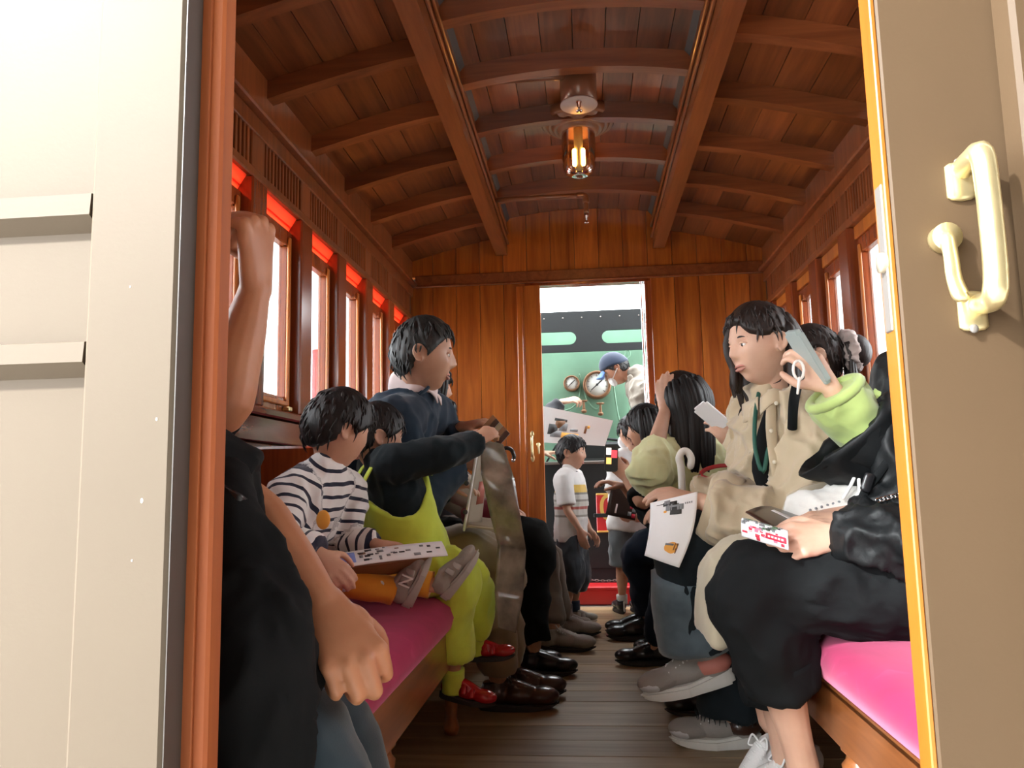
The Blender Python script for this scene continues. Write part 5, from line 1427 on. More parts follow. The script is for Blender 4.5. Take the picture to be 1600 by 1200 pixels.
# ---------------------------------------------------------------- long-haired woman in pale green
def pale_green_woman():
    r = empty('person', (.62, 3.1, 0), 'woman with long black hair in a pale green sweater, hand to her face', 'person')
    J = dict(pelvis=at(1130, 850, 3.2), chest=at(1098, 755, 3.12), neck=at(1080, 690, 3.1))
    J['shL'] = at(1040, 712, 3.02); J['shR'] = at(1130, 722, 3.22)
    J['elL'] = at(1012, 742, 2.86); J['wrL'] = at(1040, 640, 2.98); J['elR'] = at(1120, 800, 3.28); J['wrR'] = at(1060, 800, 3.3)
    J['hipL'] = J['pelvis'] + V((-.02, -.09, -.01)); J['hipR'] = J['pelvis'] + V((-.02, .09, -.01))
    J['knL'] = V((.36, 3.3, .53)); J['knR'] = V((.38, 3.5, .53)); J['anL'] = at(1022, 1008, 3.55); J['anR'] = V((.36, 3.75, .09))
    hd = Head(at(1066, 630, 3.05), (-.82, .55, -.18), .225)
    person_body(r, M['skin_pale'], J, hd, .92, .0052, [
        dict(wr=J['wrL'], d=at(1038, 598, 3.0) - J['wrL'], back=(-.3, -.9, 0), thumb=(1, -.1, 0), curl=(.15, .3, .25), sz=.9),
        dict(wr=J['wrR'], d=(-1, .3, 0), back=(0, 0, 1), thumb=(0, -1, 0), sz=.9)], keep=.35)
    hd.face(r, M['skin_pale'])
    g = G(); hd.cap(g, LINE['fringe'], .07, .01, 6)
    hd.locks(g, 16, 1.2, 3.1, 1.0, z0=.25, spread=.04, r=.085, seed=5)
    kid('hair', g.mesh(), M['hair'], r)
    garment(r, 'sweater', M['pale_green'], [vest_of(J, .98, 1.06), ([J['neck'].lerp(J['shL'], .5), J['shL'], J['shL'].lerp(J['elL'], .6), J['elL'], J['elL'].lerp(J['wrL'], .35), J['elL'].lerp(J['wrL'], .5)], [.08, .08, .08, .070, .062, .05], dict(n=18, cap=('round', 'flat'))), sleeve(J, 'R', .95, 1.2, .9)], .0075, 4, .013, (13, 13, 9), 4)
    garment(r, 'jeans', M['denim_navy'], [trouser(J, 'L', .95, 1.02, .92), trouser(J, 'R', .95, 1.02, .92)], .010, 3, .007)
    for q in 'LR': shoe(r, V((J['an' + q].x + .08, J['an' + q].y, 0)), (-1, 0, 0), (0, 0, 1), .25, M['leather_black'], M['sole_dark'], M['leather_black'], lab='black shoe')
pale_green_woman()

# ---------------------------------------------------------------- person in black taking a photo
def photographer():
    r = empty('person', (.70, 3.95, 0), 'black-haired person in a black top and navy jeans photographing with a phone', 'person')
    J = seated(-1, 3.95, .62, 1.)
    J['pelvis'] = V((.64, 3.98, .56)); J['chest'] = at(1036, 790, 3.92); J['neck'] = at(1026, 720, 3.90)
    J['shL'] = at(1018, 745, 3.74); J['shR'] = at(1045, 742, 4.05)
    J['elL'] = at(1005, 785, 3.64); J['wrL'] = at(978, 745, 3.68); J['elR'] = at(1010, 800, 4.1); J['wrR'] = at(975, 760, 4.0)
    J['knL'] = at(998, 862, 3.96); J['knR'] = at(1008, 862, 4.14); J['anL'] = at(1012, 962, 4.1); J['anR'] = at(1008, 962, 4.25)
    hd = Head(at(1010, 670, 3.86), (-.93, .3, -.12), .225)
    person_body(r, M['skin'], J, hd, .95, .006, [
        dict(wr=J['wrL'], d=at(958, 722, 3.70) - J['wrL'], back=(.3, -1, 0), thumb=(.2, 0, 1), curl=(.5, .7, .5), sz=.95),
        dict(wr=J['wrR'], d=(-1, 0, .3), back=(0, 0, 1), thumb=(0, -1, 0), sz=.9)], keep=.35)
    hd.face(r, M['skin'])
    g = G(); hd.cap(g, LINE['fringe'], .07, .012, 6); hd.locks(g, 8, 1.5, 3.1, .2, spread=.05, r=.08, seed=8); kid('hair', g.mesh(), M['hair'], r)
    garment(r, 'shirt', M['black_cloth'], [vest_of(J, 1., 1.05), sleeve(J, 'L', 1., 1.1, .5), sleeve(J, 'R', 1., 1.1, .5)], .010, 3, .008)
    garment(r, 'jeans', M['denim_navy'], [trouser(J, 'L', 1., 1.02, .93), trouser(J, 'R', 1., 1.02, .93)], .010, 3, .010, (7, 7, 5), 3)
    kid('bag_buckle', G().prism([at(u, v, 3.68) for u, v in ((1008, 757), (1016, 757), (1015, 775), (1007, 775))], (0, .01, 0)).mesh(False), M['steel'], r)
    for q in 'LR': shoe(r, V((J['an' + q].x + .06, J['an' + q].y, 0)), (-1, -.05, 0), (0, 0, 1), .27, M['leather_black'], M['sole_dark'], M['leather_black'], lab='black leather shoe')
photographer()

# ---------------------------------------------------------------- standing figures: legs straight down
def standing_child():
    r = empty('person', at(973, 955, 4.95) * V((1, 1, 0)) if False else V((.23, 4.86, 0)), 'standing child in a white shirt, grey shorts and black trainers, back turned', 'person')
    s = .72
    J = dict(pelvis=at(986, 815, 4.84), chest=at(988, 752, 4.84), neck=at(990, 712, 4.84))
    J['shL'] = at(966, 722, 4.84); J['shR'] = at(1014, 722, 4.84)
    J['elL'] = at(962, 768, 4.78); J['wrL'] = at(966, 800, 4.68); J['elR'] = at(1018, 770, 4.8); J['wrR'] = at(1008, 800, 4.68)
    J['hipL'] = at(974, 822, 4.84); J['hipR'] = at(998, 822, 4.84); J['knL'] = at(972, 882, 4.84); J['knR'] = at(1000, 882, 4.84)
    J['anL'] = at(972, 938, 4.88); J['anR'] = at(1000, 938, 4.88)
    hd = Head(at(986, 676, 4.84), (-.45, .88, -.15), .2, child=.4)
    person_body(r, M['skin_child'], J, hd, s, .006, [dict(wr=J['wrL'], d=(.3, -.6, -.3), back=(-1, 0, 0), thumb=(0, 0, 1), sz=.72), dict(wr=J['wrR'], d=(-.3, -.6, -.3), back=(1, 0, 0), thumb=(0, 0, 1), sz=.72)], keep=.4)
    hd.face(r, M['skin_child'])
    g = G(); hd.cap(g, LINE['bowl'], .06, .012, 6); kid('hair', g.mesh(), M['hair'], r)
    kid('mask', G().ell(hd.P(0, .33, -.22), (.06, .035, .05), (hd.r, hd.f, hd.u)).mesh(), M['mask'], r)
    garment(r, 'shirt', M['white_tee'], [vest_of(J, s, 1.12, low=V((0, 0, -.05))), sleeve(J, 'L', s, 1.25, .5), sleeve(J, 'R', s, 1.25, .5)], .009, 3, .008)
    garment(r, 'shorts', M['grey_short'], [trouser(J, 'L', s, 1.05, -.02, (.11, .11, .10, .095, .095)), trouser(J, 'R', s, 1.05, -.02, (.11, .11, .10, .095, .095))], .008, 3, .007)
    for q in 'LR':
        a = J['an' + q]
        kid('sock', G().tube([a + V((0, 0, .035)), a - V((0, 0, .02))], [.033, .033], n=12, cap='flat').mesh(), M['white_tee'], r)
        o = shoe(r, V((a.x, a.y - .05, 0)), (-.15, 1, 0), (0, 0, 1), .21, M['leather_black'], M['sole_dark'], lab='black trainer with a white heel line')
        kid('heel_line', G().tube([V((a.x + .01, a.y - .055, .02)), V((a.x + .01, a.y - .062, .075))], [.005, .005], n=8).mesh(), M['white_tee'], o)
standing_child()

def standing_boy():
    r = empty('person', (-.15, 4.5, 0), 'small boy standing in a banded white T-shirt and slate three-quarter shorts', 'person')
    s = .62; y = 4.52
    J = dict(pelvis=at(892, 842, y), chest=at(892, 778, y), neck=at(890, 738, y))
    J['shR'] = at(880, 752, y - .11); J['shL'] = at(900, 752, y + .11)
    J['elR'] = at(886, 796, y - .13); J['wrR'] = at(906, 828, y - .12); J['elL'] = at(908, 800, y + .1); J['wrL'] = at(922, 828, y + .05)
    J['hipR'] = at(890, 846, y - .06); J['hipL'] = at(894, 846, y + .06); J['knR'] = at(890, 898, y - .06); J['knL'] = at(900, 898, y + .06)
    J['anR'] = at(886, 958, y - .06); J['anL'] = at(898, 952, y + .07)
    hd = Head(at(893, 708, y), (.97, -.2, -.05), .2, child=.8)
    person_body(r, M['skin_child'], J, hd, s, .0052, [
        dict(wr=J['wrR'], d=(.25, 0, -1), back=(-.2, -1, 0), thumb=(1, -.2, .1), sz=.68, curl=(.25, .35, .25)),
        dict(wr=J['wrL'], d=(.6, -.2, -.9), back=(.6, .6, .3), thumb=(.4, -1, 0), sz=.68, curl=(.35, .5, .35))], keep=.4)
    hd.face(r, M['skin_child'])
    g = G(); hd.cap(g, LINE['bowl'], .05, .010, 3); kid('hair', g.mesh(), M['hair'], r)
    garment(r, 'tee_shirt', M['bands'], [vest_of(J, s, 1.14, low=V((0, 0, -.012)))], .007, 3, .006, (10, 10, 6), 2, [(J['neck'], J['pelvis'], 0)])
    garment(r, 'sleeve', M['white_tee'], [sleeve(J, 'R', s, 1.2, .42)], .006, 3, .004)
    garment(r, 'sleeve', M['white_tee'], [sleeve(J, 'L', s, 1.2, .42)], .006, 3, .004)
    g = G().tube([J['neck'] + V((math.cos(a) * .045, math.sin(a) * .048, .012 - .012 * math.cos(a))) for a in [2 * math.pi * k / 18 for k in range(19)]], [.006] * 19, n=8, sub=1)
    kid('neckband', g.mesh(), M['black_cloth'], r)
    garment(r, 'shorts', M['slate'], [([J['pelvis'] + V((0, 0, .03)), J['pelvis'] - V((0, 0, .04))], [(.105, .078), (.12, .095)], dict(lat=(0, 1, 0))), trouser(J, 'R', s, 1.1, .42, (.10, .115, .115, .105, .085)), trouser(J, 'L', s, 1.1, .42, (.11, .115, .115, .105, .085))], .007, 3, .011, (10, 10, 7), 6)
    for q in 'RL':
        a = J['an' + q]
        kid('sock', G().tube([a + V((0, 0, .05)), a - V((0, 0, .01))], [.031, .032], n=12, cap='flat').mesh(), M['cap_navy'], r)
        shoe(r, V((a.x - .05, a.y, 0)), (1, -.12, 0), (0, 0, 1), .18, M['grey_shoe'], M['sole_white'], strap=M['grey_strap'], sole_t=.018, lab='light grey child trainer with a strap')
standing_boy()

# ---------------------------------------------------------------- two more seated on the left, mostly behind the man
def black_trousers_left():
    r = empty('person', (-.75, 3.35, 0), 'person in black trousers beyond the suited man, beige knit sleeve in view', 'person')
    J = seated(1, 3.35, -.80, .97)
    J['neck'] = at(672, 655, 3.35); J['chest'] = V((-.76, 3.35, .82))
    J['elR'] = at(735, 770, 3.22); J['wrR'] = at(758, 765, 3.28); J['elL'] = at(725, 790, 3.52); J['wrL'] = at(762, 775, 3.46)
    J['knR'] = at(832, 842, 3.30); J['knL'] = at(835, 845, 3.48); J['anR'] = at(834, 1010, 3.36); J['anL'] = at(812, 1005, 3.5)
    hd = Head(at(672, 606, 3.36), (.9, .25, -.1), .22)
    person_body(r, M['skin'], J, hd, .95, .0065, [dict(wr=J['wrR'], d=(.45, .9, -.2), back=(1, -.3, .5), thumb=(0, 0, 1), sz=.9), dict(wr=J['wrL'], d=(.45, -.9, -.2), back=(1, .3, .5), thumb=(0, 0, 1), sz=.9)], keep=.35)
    hd.face(r, M['skin'])
    g = G(); hd.cap(g, LINE['fringe'], .06, .012, 1); hd.locks(g, 8, 1.4, 3.1, .5, spread=.05, r=.08, seed=2); hd.locks(g, 3, .9, 1.3, .3, spread=.05, r=.06, seed=12); kid('hair', g.mesh(), M['hair'], r)
    garment(r, 'cardigan', M['knit_beige'], [vest_of(J, .95, 1.05), sleeve(J, 'R', .95, 1.2, .95), sleeve(J, 'L', .95, 1.1, .95)], .010, 3, .006)
    garment(r, 'trousers', M['black_cloth'], [trouser(J, 'R', 1., 1.05, .93), trouser(J, 'L', 1., 1.05, .93)], .010, 3, .010, (8, 8, 6), 4)
    for q in 'RL': shoe(r, V((J['an' + q].x - .07, J['an' + q].y, 0)), (1, .05, 0), (0, 0, 1), .25, M['leather_black'], M['sole_dark'], lab='black shoe')
black_trousers_left()
def taupe_trousers_left():
    r = empty('person', (-.78, 4.1, 0), 'farthest person on the left bench, taupe trousers and grey trainers', 'person')
    J = seated(1, 4.1, -.80, .95)
    J['elR'] = V((-.62, 3.95, .72)); J['wrR'] = V((-.45, 4.0, .66)); J['elL'] = V((-.62, 4.28, .72)); J['wrL'] = V((-.45, 4.2, .66))
    J['knR'] = at(845, 862, 4.0); J['knL'] = at(850, 862, 4.18); J['anR'] = at(866, 985, 3.84); J['anL'] = at(880, 975, 4.2)
    hd = Head(J['neck'] + V((.03, 0, .17)), (.95, .1, -.1), .225)
    person_body(r, M['skin'], J, hd, .95, .007, [dict(wr=J['wrR'], d=(1, .2, -.2), back=(0, -.3, 1), thumb=(0, 1, .2), sz=.9), dict(wr=J['wrL'], d=(1, -.2, -.2), back=(0, .3, 1), thumb=(0, -1, .2), sz=.9)], keep=.35)
    hd.face(r, M['skin'])
    g = G(); hd.cap(g, LINE['short'], .05, .012, 4); kid('hair', g.mesh(), M['hair'], r)
    garment(r, 'jumper', M['charcoal'], [vest_of(J, .95, 1.05), sleeve(J, 'R', .95, 1.1, .95), sleeve(J, 'L', .95, 1.1, .95)], .011, 3, .006)
    garment(r, 'trousers', M['brown_trouser'], [trouser(J, 'R', 1., 1.0, .93), trouser(J, 'L', 1., 1.0, .93)], .010, 3, .008, (8, 8, 6), 4)
    for q in 'RL': shoe(r, V((J['an' + q].x - .08, J['an' + q].y, 0)), (1, -.05, 0), (0, 0, 1), .275, M['sneaker_taupe'], M['sole_dark'], M['grey_strap'], lab='grey trainer')
taupe_trousers_left()

# ---------------------------------------------------------------- staff in the engine cab
def cap_worker():
    r = empty('person', (.42, 5.62, -.3), 'worker in a navy cap, white mask and stone vest leaning over in the cab', 'person')
    y = 5.52
    J = dict(neck=at(996, 590, y), chest=at(1022, 640, y), pelvis=at(1058, 760, y))
    J['shL'] = at(1008, 622, y - .14); J['shR'] = at(1020, 618, y + .16)
    J['elL'] = at(1016, 690, y - .14); J['wrL'] = at(1012, 720, y - .02); J['elR'] = at(1010, 690, y + .2); J['wrR'] = at(1008, 715, y + .2)
    J['hipL'] = J['pelvis'] + V((0, -.09, -.03)); J['hipR'] = J['pelvis'] + V((0, .09, -.03)); J['knL'] = J['hipL'] + V((.0, 0, -.42)); J['knR'] = J['hipR'] + V((0, 0, -.42)); J['anL'] = J['knL'] + V((.03, 0, -.42)); J['anR'] = J['knR'] + V((.03, 0, -.42))
    hd = Head(at(962, 578, y), (-.62, -.05, -.72), .225, (-.75, 0, .7))
    hd = Head(at(962, 577, y), (-.80, .05, -.58), .225, (-.55, 0, .8))
    person_body(r, M['skin'], J, hd, 1., .006, [dict(wr=J['wrL'], d=(-1, 0, -.4), back=(0, -1, .5), thumb=(0, 0, 1)), dict(wr=J['wrR'], d=(-1, 0, -.4), back=(0, 1, .5), thumb=(0, 0, 1))], keep=.4)
    hd.face(r, M['skin'])
    g = G(); hd.cap(g, LINE['short'], .045, .01, 4); kid('hair', g.mesh(), M['hair'], r)
    g = G(); hd.cap(g, [(0, .2), (1.2, .12), (2.2, .0), (3.15, -.05)], .085, 0, 0, tufts=0)
    cp = kid('cap', g.mesh(), M['cap_navy'], r)
    g = G().sheet(lambda u, v: hd.P((u - .5) * .6, .34 + .34 * v * math.sin(math.pi * (.15 + .7 * u)), .22 - .10 * v - .5 * (u - .5) ** 2), 12, 6, .006)
    kid('peak', g.mesh(), M['cap_peak'], cp)
    kid('mask', G().ell(hd.P(0, .30, -.24), (.052, .028, .042), (hd.r, hd.f, hd.u)).tube([hd.P(-.2, .28, -.2), hd.P(-.36, -.02, -.04)], [.004, .004], n=6).tube([hd.P(.2, .28, -.2), hd.P(.36, -.02, -.04)], [.004, .004], n=6).mesh(), M['mask'], r)
    garment(r, 'vest', M['grey_vest'], [vest_of(J, 1., 1.1), sleeve(J, 'L', 1., 1.25, .45), sleeve(J, 'R', 1., 1.2, .45)], .008, 3, .014, (10, 10, 10), 4)
    garment(r, 'collar', M['grey_vest'], [([at(984, 588, y - .09), at(990, 606, y - .10), at(990, 622, y - .1)], [(.02, .012), (.03, .012), (.012, .01)], dict(lat=(1, 0, 0)))], .004, 2, 0)
    garment(r, 'trousers', M['charcoal'], [trouser(J, 'L', 1., 1., 1.), trouser(J, 'R', 1., 1., 1.)], .012, 3, .006)
    for q in 'LR': shoe(r, J['an' + q] + V((.08, 0, -.09)), (-1, 0, 0), (0, 0, 1), .27, M['leather_black'], M['sole_dark'])
cap_worker()
def presenter():
    r = empty('person', (-.45, 5.62, -.3), 'fair-haired presenter half hidden by the doorway, pointing a sleeve at the board', 'person')
    y = 5.62
    J = dict(neck=V((-.46, y, 1.42)), chest=V((-.47, y, 1.2)), pelvis=V((-.5, y, .85)))
    J['shR'] = V((-.42, y - .17, 1.34)); J['shL'] = V((-.46, y + .18, 1.34))
    J['elR'] = V((-.36, y - .2, 1.16)); J['wrR'] = at(878, 628, y - .12); J['elL'] = V((-.45, y + .2, 1.08)); J['wrL'] = V((-.32, y + .05, 1.0))
    J['hipL'] = J['pelvis'] + V((0, .09, -.03)); J['hipR'] = J['pelvis'] + V((0, -.09, -.03)); J['knL'] = J['hipL'] + V((0, 0, -.42)); J['knR'] = J['hipR'] + V((0, 0, -.42)); J['anL'] = J['knL'] + V((0, 0, -.42)); J['anR'] = J['knR'] + V((0, 0, -.42))
    hd = Head(V((-.405, y, 1.655)), (.75, -.4, -.2), .225)
    person_body(r, M['skin_pale'], J, hd, 1., .006, [dict(wr=J['wrR'], d=(1, -.2, .15), back=(0, -.6, 1), thumb=(0, .8, .6), curl=(.6, .9, .6), sz=1.), dict(wr=J['wrL'], d=(1, 0, 0), back=(0, 0, 1), thumb=(0, -1, 0))], keep=.4)
    hd.face(r, M['skin_pale'])
    g = G(); hd.cap(g, LINE['short'], .05, .012, 4); kid('hair', g.mesh(), M['hair_light'], r)
    garment(r, 'jacket', M['charcoal'], [vest_of(J, 1., 1.05), sleeve(J, 'R', 1., 1.05, .96), sleeve(J, 'L', 1., 1.05, .96)], .009, 3, .008)
    garment(r, 'trousers', M['charcoal'], [trouser(J, 'L', 1., 1., 1.), trouser(J, 'R', 1., 1., 1.)], .012, 3, .006)
    for q in 'LR': shoe(r, J['an' + q] + V((-.08, 0, -.09)), (1, 0, 0), (0, 0, 1), .27, M['leather_black'], M['sole_dark'])
presenter()

# ================================================================== things held, worn loose and laid down
def sheet_thing(name, label, cat, fn, mat, nu=14, nv=10, th=.0015, group=None):
    c = V(fn(.5, .5)); r = empty(name, c, label, cat, group)
    kid('sheet', G().sheet(fn, nu, nv, th).mesh(), mat, r)
    return r
def patch(root, fn, u0, u1, v0, v1, mat, off, name='print', n=4):
    """flat print lying on a bent sheet"""
    def q(u, v):
        a, b = u0 + (u1 - u0) * u, v0 + (v1 - v0) * v
        p = V(fn(a, b)); e = .01
        nn = (V(fn(a + e, b)) - V(fn(a - e, b))).cross(V(fn(a, b + e)) - V(fn(a, b - e))).normalized()
        return p + nn * off
    return kid(name, G().sheet(q, n, n, .0004).mesh(), mat, root)
def blot(root, fn, cu, cv, ru, rv, mat, off, name='print', n=18, sq=1.):
    """round print on a bent sheet"""
    c = []
    for k in range(n):
        a = 2 * math.pi * k / n; u, v = cu + ru * math.cos(a), cv + rv * math.sin(a); e = .01
        p = V(fn(u, v)); nn = (V(fn(u + e, v)) - V(fn(u - e, v))).cross(V(fn(u, v + e)) - V(fn(u, v - e))).normalized()
        c.append(p + nn * off)
    nn = nn.normalized()
    return kid(name, G().prism(c, nn * .0004).mesh(False), mat, root)
def quad(a, b, c, d, bend=V((0, 0, 0))):
    """bilinear sheet a(0,0) b(1,0) c(1,1) d(0,1) with a bulge in the middle"""
    return lambda u, v: (a.lerp(b, u)).lerp(d.lerp(c, u), v) + bend * (math.sin(math.pi * max(0, min(1, u))) * .6 + math.sin(math.pi * max(0, min(1, v))) * .4)

# white handout with an engine picture and an orange round mark
fn = quad(at(1016, 786, 2.22), at(1090, 768, 2.20), at(1061, 887, 2.18), at(1007, 868, 2.20), V((0, -.018, 0)))
def hfn(u, v):
    p = fn(u, v); return p + V((0, 0, 0)) + V((.012 * math.sin(math.pi * v) * (1 if u > .5 else .4), 0, 0))
h = sheet_thing('handout', 'white handout with a small engine picture and an orange round mark, held over crossed knees', 'paper', hfn, M['paper'], 14, 18)
sg = 1 if (V(hfn(.51, .5)) - V(hfn(.5, .5))).cross(V(hfn(.5, .51)) - V(hfn(.5, .5))).y < 0 else -1
for a, b, c, d, m in ((.28, .56, .06, .12, 'ink'), (.34, .60, .10, .2, 'ink_grey'), (.44, .66, .15, .27, 'ink'), (.30, .42, .03, .09, 'ink_grey'), (.52, .70, .12, .2, 'ink_grey'), (.14, .32, .075, .085, 'ink')):
    patch(h, hfn, a, b, c, d, M[m], sg * .0014, 'engine_picture')
blot(h, hfn, .33, .21, .035, .02, M['ink_orange'], sg * .0015, 'print')
for k in range(4): patch(h, hfn, .73 + .045 * k, .755 + .045 * k, .11, .135, M['ink_grey'], sg * .0014, 'small_print', 1)
blot(h, hfn, .60, .77, .15, .085, M['ink_orange'], sg * .0014, 'round_mark')
for a, b, c, d, m in ((.64, .67, .70, .80, 'ink_brown'), (.69, .74, .70, .725, 'ink_brown'), (.69, .74, .77, .795, 'ink_brown'), (.71, .74, .725, .84, 'ink_brown'), (.46, .62, .71, .74, 'ink_grey')):
    patch(h, hfn, a, b, c, d, M[m], sg * .0019, 'print', 2)

# red cord loop on her wrist side, white umbrella crook
lp = empty('bag_handle', at(1125, 735, 2.5), 'dark red cord bag handle beside the rolled beige cuff', 'handle')
ce = at(1128, 738, 2.52)
kid('cord', G().tube([ce + V((.065 * math.cos(a), .03 * math.sin(a), .022 * math.sin(a + .3))) for a in [2 * math.pi * k / 20 for k in range(21)]], [.0068] * 21, n=8, sub=1).mesh(), M['burgundy'] if False else plain('dark red cord', (.28, .015, .018), .5), lp)
kid('bag', G().tube([ce + V((.03, .02, -.02)), ce + V((.04, .03, -.12)), ce + V((.05, .03, -.2))], [(.08, .03), (.10, .045), (.10, .045)], lat=(1, 0, 0), n=16).mesh(), M['cream'], lp)
um = empty('umbrella', at(1066, 770, 2.72), 'white umbrella with a crook handle in front of the pale green sweater', 'umbrella')
kid('handle', G().tube([at(u, v, 2.72) for u, v in ((1066, 765), (1064, 730), (1061, 716), (1066, 706), (1074, 706), (1080, 716), (1079, 728))], [.0125] * 7, n=12).mesh(), M['white_nylon'], um)
kid('canopy', G().tube([at(1066, 765, 2.72), at(1068, 800, 2.72), at(1074, 900, 2.74), at(1082, 1000, 2.76)], [.010, .022, .03, .01], n=12).mesh(), M['white_tee'], um)

# phones
def phone(label, c, up, face, mat, L=.148, W=.071, T=.0085, screen=None, cams=None):
    u = V(up).normalized(); f = V(face); f = (f - u * f.dot(u)).normalized(); s_ = u.cross(f)
    r = empty('phone', c, label, 'phone')
    bm = bmesh.new(); bmesh.ops.create_cube(bm, size=1); bmesh.ops.scale(bm, vec=(W, T, L), verts=bm.verts)
    ed = [e for e in bm.edges if abs((e.verts[0].co - e.verts[1].co).y) > T * .5]
    bmesh.ops.bevel(bm, geom=ed, offset=.009, segments=4, affect='EDGES'); bmesh.ops.bevel(bm, geom=[e for e in bm.edges if len(e.link_faces) == 2 and e.calc_face_angle(0) > 1], offset=.0012, segments=2, affect='EDGES')
    me = bpy.data.meshes.new('phone'); bm.to_mesh(me); bm.free()
    R = Matrix((s_, f, u)).transposed().to_4x4(); me.transform(Matrix.Translation(c) @ R)
    kid('case', me, mat, r)
    P = lambda x, y, z: V(c) + s_ * x + f * y + u * z
    if screen:
        kid('screen', G().prism([P(-W * .46, T * .5, -L * .47), P(W * .46, T * .5, -L * .47), P(W * .46, T * .5, L * .47), P(-W * .46, T * .5, L * .47)], f * .0004).mesh(False), M['ink'], r)
        for x0, x1, z0, z1, col in screen:
            kid('picture', G().prism([P(W * x0, T * .5 + .0006, L * z0), P(W * x1, T * .5 + .0006, L * z0), P(W * x1, T * .5 + .0006, L * z1), P(W * x0, T * .5 + .0006, L * z1)], f * .0003).mesh(False), col, r)
    if cams:
        for x, z in cams:
            kid('lens', G().lathe([(0, 0), (.0075, 0), (.0075, .002), (.005, .0025), (0, .0022)], P(W * x, -T * .5, L * z), -f, 16).mesh(), M['dialblack'], r)
    return r
grey_case = plain('grey green case', (.36, .42, .40), .4)
ph = phone('pale grey phone with a white ring strap, raised beside the beige shirt collar', at(1262, 558, 1.90), at(1240, 530, 1.90) - at(1282, 600, 1.93), (-.86, -.14, -.48), grey_case, .148, .070, .013, cams=((-.3, .4), (-.3, .28)))
c = at(1248, 578, 1.86)
kid('ring_strap', G().tube([c + V((.012 * math.cos(a), .002, .022 * math.sin(a))) for a in [2 * math.pi * k / 14 for k in range(15)]], [.0035] * 15, n=8, sub=1).tube([c + V((.0, 0, -.02)), c + V((-.006, 0, -.055))], [.004, .003], n=8).mesh(), M['white_nylon'], ph)
scr = [glow('screen red', (.9, .06, .08), .9), glow('screen amber', (.95, .55, .15), .9), glow('screen pale', (.8, .75, .7), .9)]
phone('phone with a lit picture on its screen, held up by the person in black', at(955, 716, 3.66), (.06, 0, 1), (.15, -1, .1), M['ink'], .125, .062, .009, [(.0, .42, .02, .3, scr[0]), (-.38, .0, -.22, .02, scr[1]), (-.4, -.02, .12, .38, scr[2])])
phone('white phone in the raised hands behind the beige shirt', at(1112, 650, 2.70), at(1100, 640, 2.70) - at(1126, 662, 2.72), (-.2, .5, .9), M['paper'], .12, .062, .008)

# brochure in the nearest hands: dark cover, coloured lower fold
a, b, c_, d = at(1165, 800, 1.74), at(1205, 792, 1.95), at(1290, 826, 1.92), at(1245, 855, 1.66)
bfn = quad(a, b, c_, d, V((0, 0, .008)))
br = empty('brochure', (a + c_) / 2, 'rolled brown and red brochure in the nearest right-hand hands', 'brochure')
kid('cover', G().sheet(bfn, 10, 8, .003).mesh(), plain('brown cover', (.05, .022, .014), .3), br)
sgn = 1 if (V(bfn(.51, .5)) - V(bfn(.5, .5))).cross(V(bfn(.5, .51)) - V(bfn(.5, .5))).z > 0 else -1
patch(br, bfn, .55, .68, .2, .8, M['paper'], sgn * .0025, 'title_strip')
p0, p1 = at(1160, 825, 1.70), at(1232, 846, 1.62)
def rfn(u, v):
    c0 = p0.lerp(p1, u); t = -.35 + v * 2.4
    return c0 + V((-.006 * math.sin(t), -.022 * math.sin(t), .024 * math.cos(t) - .004))
kid('rolled_pages', G().sheet(rfn, 12, 14, .003).mesh(), M['paper'], br)
sgn = 1 if (V(rfn(.51, .5)) - V(rfn(.5, .5))).cross(V(rfn(.5, .51)) - V(rfn(.5, .5))).y < 0 else -1
rr = random.Random(11)
for k in range(70):
    u0, v0 = rr.uniform(.0, .88), rr.uniform(.03, .85)
    m = rr.choice(['ink_grey', 'ink_green', 'ink', 'ink_grey', 'ink_green']) if v0 < .5 else rr.choice(['ink_red', 'ink_pink', 'ink_red', 'paper'])
    patch(br, rfn, u0, u0 + rr.uniform(.05, .13), v0, v0 + rr.uniform(.04, .12), M[m], sgn * (.0022 + .0001 * (k % 5)), 'print', 2)
patch(br, rfn, .55, .98, .62, .80, M['ink_red'], sgn * .0030, 'print', 3)
for k in range(5): patch(br, rfn, .60 + .07 * k, .645 + .07 * k, .68, .74, M['paper'], sgn * .0036, 'print', 1)

# white drawstring bag, folded beige cloth and black strap on the lap behind
bg_ = empty('drawstring_bag', at(1300, 800, 1.96), 'white canvas drawstring bag lying on a lap behind the black sleeve', 'bag')
g = G().tube([at(1228, 812, 1.98), at(1255, 800, 1.96), at(1310, 795, 1.95), at(1365, 800, 1.94)], [(.02, .02), (.045, .03), (.055, .04), (.05, .04)], lat=(0, .3, 1), n=18)
g.tube([at(1300, 790, 1.96), at(1350, 770, 1.97)], [.04, .03], n=14)
me = g.solid(.007, 3, .8); folds(me, .008, (16, 16, 16), 5); kid('bag_body', me, M['white_bag'], bg_)
for pts in (((1318, 778), (1330, 757), (1342, 728)), ((1344, 776), (1342, 752), (1343, 728)), ((1346, 728), (1352, 748), (1366, 768))):
    kid('cord', G().tube([at(u, v, 1.90) for u, v in pts], [.0042] * 3, n=8).mesh(), M['cord'], bg_)
for k in range(6):
    kid('eyelet', G().ell(at(1266 + k * 9, 797 - k * 2.5, 1.915), (.0035, .002, .0035), n=8, m=6).mesh(), M['ink_grey'], bg_)
fc = empty('folded_cloth', at(1270, 765, 2.06), 'folded beige cloth tucked behind the white drawstring bag', 'cloth')
cfn = quad(at(1232, 775, 2.08), at(1300, 755, 2.08), at(1306, 790, 2.02), at(1222, 800, 2.04), V((0, -.01, .015)))
kid('cloth', G().sheet(cfn, 12, 8, .008).mesh(), M['cream'], fc)
